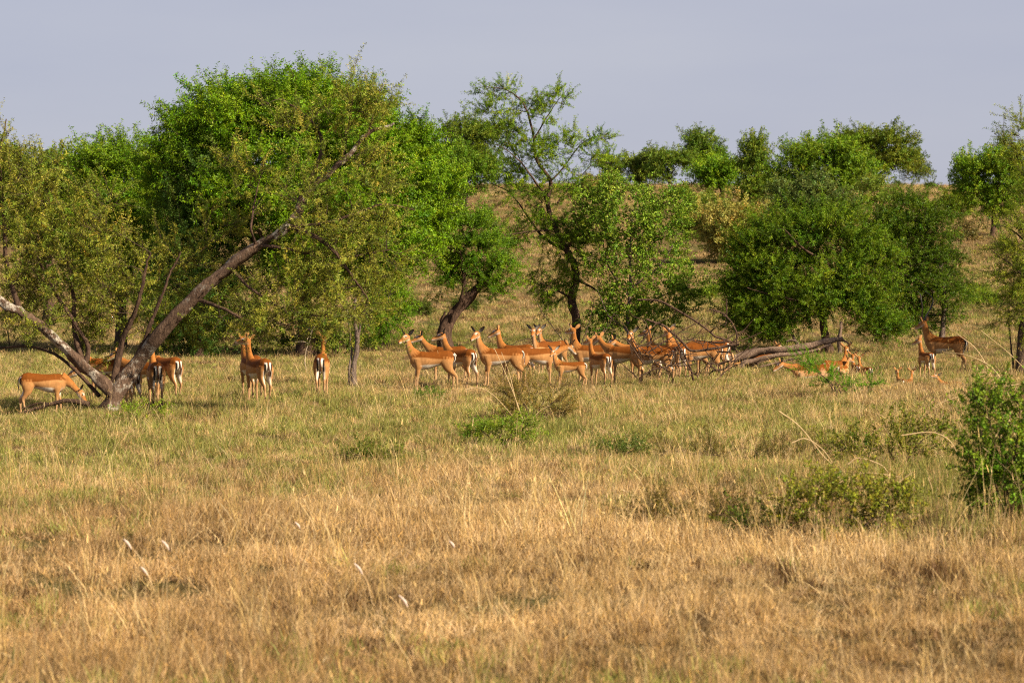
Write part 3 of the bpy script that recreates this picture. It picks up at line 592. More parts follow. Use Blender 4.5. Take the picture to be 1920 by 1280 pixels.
# ------------------------------------------------------------------ dead wood
build_plant('fallen_log', 'weathered grey brown fallen log with splintered end, under the wide dense acacia', 'log', (1480, 696), [
    ([(1368, 676, .2), (1420, 660, .1), (1480, 655, 0), (1540, 642, 0), (1580, 634, 0)], .115, .06), ([(1390, 682, -.15), (1450, 668, -.15), (1510, 660, -.15), (1556, 646, -.1)], .07, .03),
    ([(1572, 634, 0), (1590, 643, 0), (1594, 652, 0)], .035, .01), ([(1420, 690, -.2), (1470, 676, -.25), (1500, 672, -.25)], .035, .015), ([(1400, 690, 0), (1440, 672, .1), (1490, 664, .1)], .04, .015),
    ([(1440, 702, -.3), (1462, 682, -.3), (1492, 668, -.3)], .022, .01), ([(1464, 706, -.2), (1490, 686, -.2), (1508, 676, -.2)], .015, .006), ([(1475, 640, .1), (1490, 638, 0), (1500, 648, 0)], .03, .02)],
    [(1450, 688, 70, 18, 90, -.1, .5), (1500, 682, 50, 18, 60, -.1, .4), (1410, 680, 40, 20, 40, 0, .4)], None, bark=M_DEAD, dead=True, seed=90, gnarl=.2, up=.05, twig=1.8)
_r = np.random.default_rng(77)
BRUSH = []
for _ in range(30):
    x0_, y0_ = _r.uniform(1185, 1370), _r.uniform(640, 714); L_ = _r.uniform(30, 100); an_ = _r.uniform(-.2, 1.1) if _r.random() < .6 else _r.uniform(2.0, 3.3); dz_ = _r.uniform(-.5, .5)
    mid_ = (x0_ + math.cos(an_) * L_ * .5 + _r.normal(0, 6), y0_ - abs(math.sin(an_)) * L_ * .5 + _r.normal(0, 6), dz_)
    BRUSH.append(([(x0_, y0_, dz_), mid_, (x0_ + math.cos(an_) * L_, max(590, y0_ - abs(math.sin(an_)) * L_), dz_ + _r.normal(0, .2))], _r.uniform(.012, .024), .006))
build_plant('fallen_branch', 'tangle of bare dark brushwood in front of the crowded antelope', 'branch', (1290, 724), [
    ([(1196, 562, .3), (1235, 566, .2), (1282, 590, .1), (1330, 620, 0), (1350, 632, 0), (1372, 640, 0), (1382, 660, 0)], .028, .022), ([(1330, 580, .2), (1362, 590, .1), (1378, 620, 0), (1382, 650, 0)], .022, .018),
    ([(1212, 598, 0), (1250, 618, 0), (1282, 642, 0), (1296, 655, 0), (1340, 652, 0), (1384, 648, 0)], .026, .035), ([(1362, 560, .1), (1363, 590, .1), (1360, 610, .1)], .016, .012),
    ([(1215, 660, -.2), (1250, 640, -.2), (1290, 612, -.1), (1320, 600, 0)], .02, .008), ([(1300, 712, 0), (1290, 680, -.2), (1270, 640, -.3), (1262, 620, -.3)], .03, .01),
    ([(1210, 700, -.2), (1240, 690, -.2), (1290, 676, -.2), (1330, 670, 0)], .025, .012), ([(1310, 705, -.2), (1290, 690, -.2), (1266, 650, -.3)], .022, .01), ([(1186, 655, 0), (1220, 640, 0), (1260, 620, 0)], .018, .008)] + BRUSH,
    [(1280, 655, 90, 40, 190, 0, .8), (1240, 680, 60, 30, 130, -.1, .6), (1320, 605, 50, 34, 50, 0, .6), (1290, 690, 76, 22, 110, 0, .6), (1330, 690, 30, 24, 40, 0, .5)], None, bark=M_BARK, dead=True, seed=91, gnarl=.14, up=.1, twig=2.6)
build_plant('dead_branch', 'bare thorny dead twigs around the foot of the open crowned acacia', 'branch', (1075, 668), [
    ([(1076, 668, -.3), (1050, 630, -.4), (1020, 590, -.5), (1002, 560, -.5)], .022, .008), ([(1080, 668, -.3), (1100, 620, -.3), (1112, 570, -.3)], .02, .008), ([(1070, 668, -.3), (1030, 640, -.5), (980, 636, -.6), (955, 648, -.6)], .02, .008), ([(1090, 668, -.3), (1130, 630, -.3), (1150, 590, -.3)], .02, .008)],
    [(1040, 600, 46, 40, 60, -.3, .5), (1110, 600, 50, 50, 70, -.2, .5), (1000, 635, 36, 20, 24, -.4, .4), (1150, 620, 40, 36, 40, -.2, .5)], None, bark=M_TWIG, dead=True, seed=92, twig=.7)
build_plant('bare_sapling', 'leaning pale bare stem with a fork, rising behind the fallen log', 'branch', (1500, 662), [
    ([(1502, 660, 0), (1480, 615, 0), (1465, 590, 0), (1452, 566, 0)], .05, .018), ([(1476, 606, 0), (1476, 585, 0), (1475, 570, 0)], .022, .01)], [], None, bark=M_BARKG, dead=True, seed=93)
build_plant('tree_stump', 'upright splintered stump with a pale torn edge at the end of the log', 'stump', (1576, 668), [
    ([(1575, 668, 0), (1574, 640, 0), (1576, 622, 0), (1577, 604, 0)], .07, .035)], [], None, bark=M_DEAD, dead=True, seed=94, gnarl=.2)
build_plant('broken_branch', 'short pale torn branch lying by the antelope rump left of the log', 'branch', (1360, 702), [
    ([(1352, 698, 0), (1368, 688, 0), (1374, 674, 0), (1372, 662, 0)], .05, .025)], [], None, bark=M_BROKEN, dead=True, seed=95, gnarl=.12)
build_plant('fallen_branch', 'black crooked branch lying on the grass beneath the grazing antelope on the far left', 'branch', (110, 778), [
    ([(168, 758, 0), (130, 752, 0), (90, 758, 0), (60, 768, 0), (15, 785, 0)], .05, .02), ([(95, 757, 0), (70, 756, .1), (40, 766, .1)], .02, .01)], [(80, 760, 50, 10, 14, 0, .3)], None, bark=M_BARK, dead=True, seed=96, gnarl=.1)
build_plant('bleached_stick', 'short white stick lying flat below the fawn', 'stick', (1090, 737), [([(1080, 735, 0), (1090, 734, 0), (1101, 734, 0)], .012, .008)], [], None, bark=M_PALE, dead=True, seed=97)
build_plant('bleached_stick', 'long straw pale stick lying flat in the grass right of centre', 'stick', (1650, 778), [([(1590, 768, -.2), (1650, 772, 0), (1714, 777, .2)], .008, .011)], [], None, bark=M_PALE, dead=True, seed=98)
build_plant('bleached_stick', 'small pale stick beside the dry grey shrub in the middle', 'stick', (905, 778), [([(902, 772, 0), (906, 777, 0), (911, 781, 0)], .014, .01)], [], None, bark=M_PALE, dead=True, seed=99)
build_plant('bare_twig_bundle', 'pale forked bare twigs hanging in front of the antelope seen squarely from behind', 'branch', (585, 700), [
    ([(573, 660, 0), (580, 640, 0), (584, 622, 0), (590, 605, 0)], .012, .006), ([(580, 645, 0), (568, 640, 0), (552, 642, 0)], .010, .005), ([(576, 636, 0), (590, 612, .1), (596, 596, .1)], .008, .004), ([(575, 700, 0), (572, 680, 0), (573, 660, 0)], .014, .012)],
    [], None, bark=M_PALE, dead=True, seed=89)

# ------------------------------------------------------------------ low plants in the grass
low = [
 ('thorn_seedling', 'vivid green feathery acacia seedling sprawling in front of the log', 'shrub', (1580, 742), [(1508, 684, 24, 14, 20), (1535, 700, 34, 14, 26), (1600, 722, 44, 10, 34), (1635, 718, 18, 8, 12), (1565, 716, 30, 12, 22)], LIB_FINE, (.05, .135, .01), (.095, .20, .02), .42),
 ('green_herb', 'flat dark green herb patch below the antelope that watches the camera', 'plant', (800, 756), [(785, 744, 18, 8, 16), (815, 742, 22, 9, 18)], LIB_FINE, (.045, .10, .025), (.08, .14, .04), .5),
 ('green_herb', 'lush grass green clump in the middle of the field', 'plant', (935, 838), [(900, 806, 30, 14, 22), (940, 808, 44, 16, 34), (985, 800, 30, 18, 18), (935, 826, 36, 10, 16)], LIB_FINE, (.075, .13, .02), (.12, .18, .03), .55),
 ('dry_shrub', 'grey brown twiggy shrub with a few green shoots in the middle', 'shrub', (1000, 790), [(975, 750, 34, 24, 40), (1020, 752, 36, 26, 40), (1000, 770, 40, 14, 24), (1040, 770, 24, 16, 14)], LIB_THORN, (.10, .085, .04), (.15, .125, .055), .55),
 ('green_herb', 'dull green weed patch left of centre', 'plant', (690, 866), [(665, 850, 34, 10, 16), (715, 850, 40, 12, 20)], LIB_FINE, (.05, .075, .016), (.09, .11, .03), .55),
 ('green_herb', 'bluish green grass clump right of the lush middle clump', 'plant', (1165, 860), [(1145, 842, 34, 12, 18), (1190, 840, 34, 12, 18)], LIB_FINE, (.045, .08, .03), (.08, .11, .045), .5),
 ('shadow_forb', 'low dark weed added in place of a ground shadow right of centre', 'plant', (1290, 990), [(1230, 962, 60, 9, 26), (1320, 968, 70, 10, 34), (1410, 972, 40, 10, 20)], LIB_THORN, (.05, .048, .018), (.08, .07, .03), .45),  # dark plants stand in for a cast shadow on the grass
 ('shadow_forb', 'low dusky weed added in place of a shadow strip, in front of the right half of the log', 'plant', (1420, 868), [(1290, 848, 60, 7, 26), (1380, 852, 60, 8, 28), (1460, 856, 60, 8, 28), (1530, 860, 30, 7, 12)], LIB_THORN, (.05, .05, .02), (.09, .08, .035), .45),  # dark plants again, imitating a long strip of ground shade
 ('weedy_clump', 'tall ragged green weed clump below the arching straw stalks', 'plant', (1590, 1020), [(1530, 945, 56, 40, 60), (1600, 930, 56, 50, 70), (1660, 955, 50, 40, 50), (1580, 980, 70, 26, 50)], LIB_BROAD, (.09, .115, .022), (.16, .175, .045), .36),
 ('weedy_clump', 'dark weed tuft with a black hollow, in front of the ragged weed clump', 'plant', (1450, 1012), [(1425, 985, 34, 18, 18), (1475, 985, 34, 20, 20)], LIB_BROAD, (.035, .06, .016), (.08, .10, .03), .4),
 ('weedy_clump', 'sparse upright weeds below the arching stalks, nearer the log', 'plant', (1690, 880), [(1650, 830, 60, 30, 50), (1730, 825, 60, 34, 50), (1590, 845, 40, 20, 26)], LIB_BROAD, (.075, .10, .022), (.13, .15, .045), .42),
 ('edge_bush', 'bushy bright green shrub cut off by the right edge', 'bush', (1895, 1000), [(1872, 800, 52, 56, 54), (1900, 870, 70, 76, 90), (1852, 880, 38, 52, 40), (1895, 940, 55, 36, 44), (1852, 770, 18, 36, 14), (1912, 760, 30, 46, 26), (1950, 850, 60, 90, 60)], LIB_BROAD, (.055, .11, .014), (.115, .185, .032), .42),
 ('green_herb', 'fresh grass green tussock at the foot of the leaning acacia', 'plant', (262, 790), [(240, 772, 30, 14, 18), (285, 770, 30, 14, 18)], LIB_FINE, (.09, .15, .02), (.14, .2, .035), .5),
]
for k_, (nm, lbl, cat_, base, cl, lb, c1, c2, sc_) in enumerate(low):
    build_plant(nm, lbl, cat_, base, None, cl, lb, c1, c2, sc=sc_, space=.10, mode='shoot' if nm in ('dry_shrub', 'shadow_forb', 'thorn_seedling', 'weedy_clump', 'edge_bush') else 'loose', shl=1.0, dens={'weedy_clump': .8, 'edge_bush': 1.1, 'shadow_forb': 1.2}.get(nm, .8), seed=120 + k_, group='green herbs in the grass' if nm == 'green_herb' else None, jit=.05, twig=.6, leafname='foliage', rdepth=1.0)

# ------------------------------------------------------------------ grass
def tuft_mesh(name, seed, nb, rad, hmin, hmax, w, lean, curl, seedhead=0, kind='dry'):
    r = np.random.default_rng(seed); V, Q, T, lc = [], [], [], []
    for k in range(nb):
        a = r.uniform(0, 6.283); q = rad * math.sqrt(r.random()); base = np.array([math.cos(a) * q, math.sin(a) * q, -.02])
        h = r.uniform(hmin, hmax) * (1.35 if r.random() < .06 else 1)
        az = r.uniform(0, 6.283); le = abs(r.normal(0, lean)); cu = r.normal(curl, .35)
        d = np.array([math.cos(az), math.sin(az), 0.]); sd = np.array([-d[1], d[0], 0]); fa = r.uniform(0, 6.283); sd = sd * math.cos(fa) + d * math.sin(fa)
        pts = []; p = base; ang = le
        for s in range(4):
            pts.append(p); p = p + (d * math.sin(ang) + np.array([0, 0, math.cos(ang)])) * h / 3; ang += cu * .45
        v = r.uniform(.5, 1.35); hu = r.normal(0, .10); wj = w * r.uniform(.6, 1.3)
        c = (v * (1 + hu * .4), v, v * (1 - hu * 1.4), 1)
        cb = tuple(np.array(c) * np.array([.72, .72, .68, 1]))            # blade colour is darker at the foot
        i = len(V)
        for s, wf in enumerate((.8, 1, .7)):
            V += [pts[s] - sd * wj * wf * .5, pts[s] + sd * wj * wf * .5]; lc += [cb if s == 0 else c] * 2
        V.append(pts[3]); lc.append(c)
        Q += [(i, i + 1, i + 3, i + 2), (i + 2, i + 3, i + 5, i + 4)]; T.append((i + 4, i + 5, i + 6))
        if r.random() < seedhead:
            dirp = pts[3] - pts[2]; dirp /= np.linalg.norm(dirp)
            for z in range(3):
                u = pts[3] - dirp * .02 * z; s2 = np.cross(dirp, r.normal(0, 1, 3)); s2 /= np.linalg.norm(s2)
                j = len(V); V += [u - s2 * .0032, u + s2 * .0032, u + dirp * .045 + s2 * .002]; lc += [tuple(np.array(c) * 1.15)] * 3; T.append((j, j + 1, j + 2))
    return mesh(name, V, Q, T, (M_BLADE,), attrs={'lc': ('FLOAT_COLOR', 'POINT', lc)})
NT = 5
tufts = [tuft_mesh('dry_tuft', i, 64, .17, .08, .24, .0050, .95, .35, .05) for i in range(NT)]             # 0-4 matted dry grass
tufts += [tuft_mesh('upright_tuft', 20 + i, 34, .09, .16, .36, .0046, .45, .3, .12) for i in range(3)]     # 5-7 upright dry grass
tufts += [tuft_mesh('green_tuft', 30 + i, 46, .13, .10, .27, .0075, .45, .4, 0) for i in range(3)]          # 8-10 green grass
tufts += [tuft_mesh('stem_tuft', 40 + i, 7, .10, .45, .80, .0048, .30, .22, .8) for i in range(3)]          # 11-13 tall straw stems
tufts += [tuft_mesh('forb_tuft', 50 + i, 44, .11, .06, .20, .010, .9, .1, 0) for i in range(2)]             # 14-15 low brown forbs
LIB_GRASS = library('grass_tuft', tufts)

def field(name, d0, d1, dens, smul):
    """random points over the ground between distances d0..d1 within the view fan and a margin"""
    n_ = int((.21 * (d1 * d1 - d0 * d0) + 11 * (d1 - d0)) * dens)
    ph = rng.random(n_); w0, w1 = .21 * d0 + 5.5, .21 * d1 + 5.5
    y = (np.sqrt(w0 * w0 + ph * (w1 * w1 - w0 * w0)) - 5.5) / .21; x = rng.uniform(-1, 1, n_) * (.21 * y + 5.5)
    return x, y
xs, ys_ = [], []
bands = [(13, 24, 78), (24, 36, 64), (36, 50, 46), (50, 66, 30), (66, 82, 17), (82, 110, 9), (110, 150, 5.2), (150, 210, 3.0), (210, 320, 1.5)]
for d0, d1, de in bands:
    x, y = field('', d0, d1, de, 1); xs.append(x); ys_.append(y)
x = np.concatenate(xs); y = np.concatenate(ys_); z = ground_z(x, y)
px, py = to_px(x, y, z)
N = len(x)
# how green the sward is: soft world-space noise plus the wetter hollows seen in the photograph
green = .25 + .22 * vnoise(x, y, 4.5, 7) + .20 * vnoise(x, y, 1.6, 8)
for cx, cy, rx, ry, s in [(120, 800, 260, 60, .42), (300, 770, 120, 26, .3), (420, 830, 220, 50, .36), (620, 780, 200, 40, .25), (1080, 790, 160, 50, .22), (1500, 800, 160, 40, .25), (80, 690, 120, 40, .45), (530, 680, 240, 34, .35), (900, 815, 190, 40, .42), (700, 850, 120, 30, .25), (1190, 840, 120, 28, .3), (1620, 960, 240, 80, .42), (1850, 960, 140, 120, .4),
                          (1330, 690, 140, 24, .25), (1840, 570, 90, 40, .5), (1340, 560, 50, 26, .5), (1650, 680, 160, 26, .3), (880, 630, 120, 26, .45), (1250, 600, 160, 40, .25), (1450, 780, 160, 30, .12), (60, 1160, 120, 30, .2)]:
    green += s * np.exp(-((px - cx) / rx) ** 2 - ((py - cy) / ry) ** 2)
green -= .24 * np.clip((py - 880) / 120, 0, 1)
green -= .10 * np.clip((y - 85) / 40, 0, 1)
u = rng.random(N); isg = u < np.clip(green, 0, .62)
brown = vnoise(x, y, 2.2, 12) + .6 * vnoise(x, y, .9, 13)
idx = np.where(isg, rng.integers(8, 11, N), np.where(rng.random(N) < .17, rng.integers(5, 8, N), rng.integers(0, 5, N)))
idx = np.where((~isg) & (rng.random(N) < .10 + .30 * (brown > .45)), rng.integers(14, 16, N), idx)
stem = (rng.random(N) < .07) & (y < 75) & ~isg; idx = np.where(stem, rng.integers(11, 14, N), idx)
t1 = rng.random((N, 1))
straw = np.array([.45, .295, .125]) * (1 - t1) + np.array([.63, .455, .24]) * t1
rust = np.array([.36, .20, .085]); grn = np.array([.15, .165, .035]) * (1 - t1) + np.array([.32, .30, .085]) * t1
gy = np.clip(vnoise(x, y, 7, 15) * .5 + .5, 0, 1)[:, None]
rf = (.2 + .35 * np.clip((38 - y) / 16, 0, 1))[:, None]
col = straw * (1 - rf * gy) + rust * rf * gy
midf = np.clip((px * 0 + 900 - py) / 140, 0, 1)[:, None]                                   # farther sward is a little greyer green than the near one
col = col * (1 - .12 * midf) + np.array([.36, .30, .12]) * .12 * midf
col = np.where(isg[:, None], grn, col)
col = np.where((idx >= 14)[:, None], np.array([.17, .10, .05]) * (.6 + .8 * t1), col)
col = np.where(stem[:, None], np.array([.66, .48, .22]), col)
patch = np.clip(.5 + .9 * (vnoise(x, y, 2.6, 51) * .6 + vnoise(x, y, .9, 52) * .5), 0, 1)[:, None]          # weathered brown and fresher straw patches
col = np.where(isg[:, None], col, col * (.80 + .28 * patch) * np.array([1, .98, .95]) ** (1.6 * (1 - patch)))
col *= (1 + .18 * vnoise(x, y, 1.2, 21) + .12 * vnoise(x, y, 12, 22) + rng.normal(0, .14, N))[:, None]
scl = rng.uniform(.7, 1.25, N) * np.interp(y, [15, 40, 75, 120, 200, 320], [.74, .84, 1.05, 1.5, 2.1, 2.9]) * (1 + .25 * vnoise(x, y, 3, 31))
wet = np.exp(-((px - 1620) / 190) ** 2 - ((py - 955) / 70) ** 2) + np.exp(-((px - 1860) / 110) ** 2 - ((py - 960) / 110) ** 2)
idx = np.where((rng.random(N) < wet * .6) & (idx < 11), rng.integers(5, 8, N), idx)
hs = (1 + .55 * wet) * scl * np.interp(y, [15, 35, 50, 75, 120, 300], [.88, .8, .70, .62, .6, .55]) * (1 + .25 * vnoise(x, y, 1.5, 33) + .42 * vnoise(x, y, .5, 34))
rot = np.stack([rng.normal(.0, .12, N), rng.normal(-.10, .12, N), rng.uniform(0, 6.283, N)], 1)
keep = (rng.random(N) < (1.08 + 1.7 * np.minimum(0, vnoise(x, y, .55, 41) + .28)) * (1 - .75 * np.clip((y - 85) / 20, 0, 1) * np.clip(vnoise(x, y, 5, 61) * 1.6 - .35, 0, 1))) & (y < 330)
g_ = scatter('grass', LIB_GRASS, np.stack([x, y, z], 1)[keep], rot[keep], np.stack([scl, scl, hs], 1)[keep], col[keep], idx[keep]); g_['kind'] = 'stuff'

# a few conspicuous stalks: arching straw at the right, feathery white plumes in the foreground
def stalk_thing(name, label, cat, base, arcs, rr, m_, group=None):
    b = G(*base); root = empty(name, b, label, cat, group)
    for a in arcs:
        w_ = np.array([np.array(P(q[0], q[1], b.y + (q[2] if len(q) > 2 else 0))) - np.array(b) for q in a])
        c = resample(w_, 16)
        obj('stalk', mesh('stalk', *tube(c, np.linspace(rr, rr * .45, 16), 5), mats=(m_,), smooth=True), root)
    return root
m, t, out = mat('straw_stalk'); M_STRAW = m
b_ = t.nodes.new('ShaderNodeBsdfPrincipled'); b_.inputs['Roughness'].default_value = .7
t.links.new(ramp(t, noise(t, 6, 4, .6, objcoord(t)), [(.3, (.42, .27, .11)), (.7, (.68, .49, .25))]), b_.inputs['Base Color']); t.links.new(b_.outputs[0], out.inputs['Surface'])
m, t, out = mat('white_plume'); M_PLUME = m
b_ = t.nodes.new('ShaderNodeBsdfDiffuse'); b_.inputs['Color'].default_value = (.8, .66, .55, 1)
tr = t.nodes.new('ShaderNodeBsdfTranslucent'); tr.inputs['Color'].default_value = (.8, .68, .58, 1); ms = t.nodes.new('ShaderNodeMixShader'); ms.inputs[0].default_value = .4
t.links.new(b_.outputs[0], ms.inputs[1]); t.links.new(tr.outputs[0], ms.inputs[2]); t.links.new(ms.outputs[0], out.inputs['Surface'])
stalk_thing('arching_grass', 'long arching straw stalks leaning up and left out of the edge bush', 'grass clump', (1905, 830),
    [[(1908, 830), (1870, 730), (1835, 660), (1800, 630), (1778, 614, .2)], [(1912, 790), (1870, 700), (1820, 668), (1770, 660, .2)], [(1900, 800), (1935, 720), (1900, 670), (1840, 620)], [(1910, 720), (1830, 735), (1760, 757), (1728, 788)], [(1912, 880), (1880, 820), (1865, 800), (1840, 770)], [(1905, 925), (1870, 905), (1850, 890)], [(1840, 820), (1825, 860), (1838, 900), (1835, 930)]], .008, M_STRAW)
stalk_thing('arching_grass', 'bent straw stalks bowing over the ragged weed clump', 'grass clump', (1640, 930),
    [[(1550, 922), (1590, 895), (1630, 886), (1690, 894)], [(1668, 918), (1690, 900), (1712, 884)], [(1690, 816), (1745, 810), (1780, 825), (1800, 860)], [(1715, 965), (1714, 920), (1706, 880)], [(1460, 770), (1500, 800), (1540, 850), (1560, 870)], [(1485, 830), (1510, 822), (1540, 840), (1562, 868)], [(1745, 960), (1748, 920), (1740, 895)], [(1525, 975), (1560, 950), (1600, 930)], [(1590, 870), (1610, 858), (1650, 870), (1665, 885)]], .007, M_STRAW)
stalk_thing('arching_grass', 'thin pale stalks bending left over the herb patch in the middle', 'grass clump', (985, 800),
    [[(872, 730), (900, 727), (930, 745), (970, 790)], [(985, 800), (960, 730), (930, 660), (925, 655)], [(988, 800), (970, 760), (955, 700), (940, 660)], [(985, 800), (1010, 772), (1030, 760)]], .007, M_STRAW)
for k_, (tx_, ty_, bx, by, ang, lbl) in enumerate([(553, 978, 540, 1040, .55, 'white feathery plume farthest back, left of the middle'), (664, 1055, 700, 1140, .6, 'white plume nodding left, between two taller plumes'), (748, 1115, 770, 1190, .5, 'long white plume lowest in the middle of the foreground'),
        (842, 1013, 850, 1075, .3, 'white plume alone nearest the middle'), (303, 1012, 312, 1150, .4, 'white plume on the tallest left stalk'), (232, 1010, 290, 1110, .35, 'white plume on the outermost left stalk'), (264, 1062, 285, 1120, .3, 'small white plume low on the left')]):
    b = G(bx, by); root = empty('plume_grass', b, lbl, 'grass', 'white plumed grasses')
    tip = np.array(P(tx_, ty_, b.y - .05)) - np.array(b)
    c = resample(np.array([[0, 0, 0], tip * .5 + np.array([.02, 0, .04]), tip]), 12)
    obj('stalk', mesh('stalk', *tube(c, np.linspace(.004, .002, 12), 5), mats=(M_STRAW,), smooth=True), root)
    dd = np.array([.055, 0, -.075]) * rng.uniform(.8, 1.2); q = resample(np.array([tip, tip + dd * .5 + np.array([.008, 0, 0]), tip + dd]), 9)
    obj('plume', mesh('plume', *tube(q, np.array([.003, .006, .009, .010, .010, .009, .007, .005, .001]) * 1.0, 7, .15), mats=(M_PLUME,), smooth=True), root)
# ------------------------------------------------------------------ antelope
m, t, out = mat('antelope_coat'); M_COAT = m
a_ = t.nodes.new('ShaderNodeAttribute'); a_.attribute_name = 'coat'
n_ = noise(t, 26, 6, .75, objcoord(t, (1, 1, .5)))
c_ = mixcol(t, a_.outputs['Color'], ramp(t, n_, [(.3, (.68, .66, .62)), (.7, (1.12, 1.12, 1.12))]), 1., 'MULTIPLY')
b_ = t.nodes.new('ShaderNodeBsdfPrincipled'); b_.inputs['Roughness'].default_value = .75; b_.inputs['Specular IOR Level'].default_value = .07

t.links.new(c_, b_.inputs['Base Color']); t.links.new(b_.outputs[0], out.inputs['Surface'])
def plain(name, col, rough=.5, spec=.4):
    m, t, out = mat(name); b = t.nodes.new('ShaderNodeBsdfPrincipled'); b.inputs['Base Color'].default_value = (*col, 1)
    b.inputs['Roughness'].default_value = rough; b.inputs['Specular IOR Level'].default_value = spec
    t.links.new(b.outputs[0], out.inputs['Surface']); return m
M_EYE = plain('wet_dark_eye', (.012, .008, .006), .12, .7)
M_HORN = plain('ringed_horn', (.035, .028, .022), .45)

RUF = np.array([.19, .056, .0075]); ORG = np.array([.42, .16, .036]); TAN = np.array([.46, .225, .08]); PALE = np.array([.58, .39, .22]); WHT = np.array([.80, .72, .60]); BLK = np.array([.018, .014, .012])
def sst(x, a, b): 
    u = np.clip((x - a) / (b - a), 0, 1); return u * u * (3 - 2 * u)
def lerp(a, b, u): return a + (b - a) * u[..., None]

def loft(stations, side, n=18):
    """stations: (center, side radius, up radius); side: lateral unit vector (or one per station)"""
    p = np.array([s[0] for s in stations], float); rs = np.array([s[1] for s in stations]); ru = np.array([s[2] for s in stations])
    m_ = len(p); k = (m_ - 1) * 4 + 1; u = np.linspace(0, m_ - 1, k)
    p = resample(p, k); rs = np.interp(u, range(m_), rs); ru = np.interp(u, range(m_), ru)
    T = np.gradient(p, axis=0); T /= np.linalg.norm(T, axis=1, keepdims=True)
    sd_ = np.asarray(side, float)
    if sd_.ndim == 1: sd_ = np.repeat(sd_[None], k, 0)
    else:
        sd_ = np.stack([np.interp(u, range(len(sd_)), sd_[:, q]) for q in range(3)], 1)
    sd_ = sd_ - T * np.sum(sd_ * T, 1, keepdims=True); sd_ /= np.linalg.norm(sd_, axis=1, keepdims=True)
    up = np.cross(T, sd_)
    th = np.arange(n) * 2 * math.pi / n
    V = p[:, None] + rs[:, None, None] * np.cos(th)[None, :, None] * sd_[:, None] + ru[:, None, None] * np.sin(th)[None, :, None] * up[:, None]
    i = np.arange(k - 1)[:, None] * n; j = np.arange(n)[None]; jj = (j + 1) % n
    Q = np.stack([i + j, i + jj, i + n + jj, i + n + j], -1).reshape(-1, 4)
    V = V.reshape(-1, 3); e0, e1 = len(V), len(V) + 1
    V = np.vstack([V, p[0] - T[0] * .3 * min(rs[0], ru[0]), p[-1] + T[-1] * .3 * min(rs[-1], ru[-1])])
    a = np.arange(n); b = (a + 1) % n
    Tt = np.concatenate([np.stack([b, a, np.full(n, e0)], 1), np.stack([a + (k - 1) * n, b + (k - 1) * n, np.full(n, e1)], 1)])
    s = np.concatenate([np.repeat(u / (m_ - 1), n), [0, 1]]); v = np.concatenate([np.tile(np.sin(th), k), [0, 0]]); c = np.concatenate([np.tile(np.cos(th), k), [0, 0]])
    return V, Q, Tt, s, v, c

def rotv(v, yaw, pitch):
    """unit vector pointing forward turned by yaw (left +) and pitch (up +)"""
    return np.array([math.cos(pitch) * math.cos(yaw), math.cos(pitch) * math.sin(yaw), math.sin(pitch)])

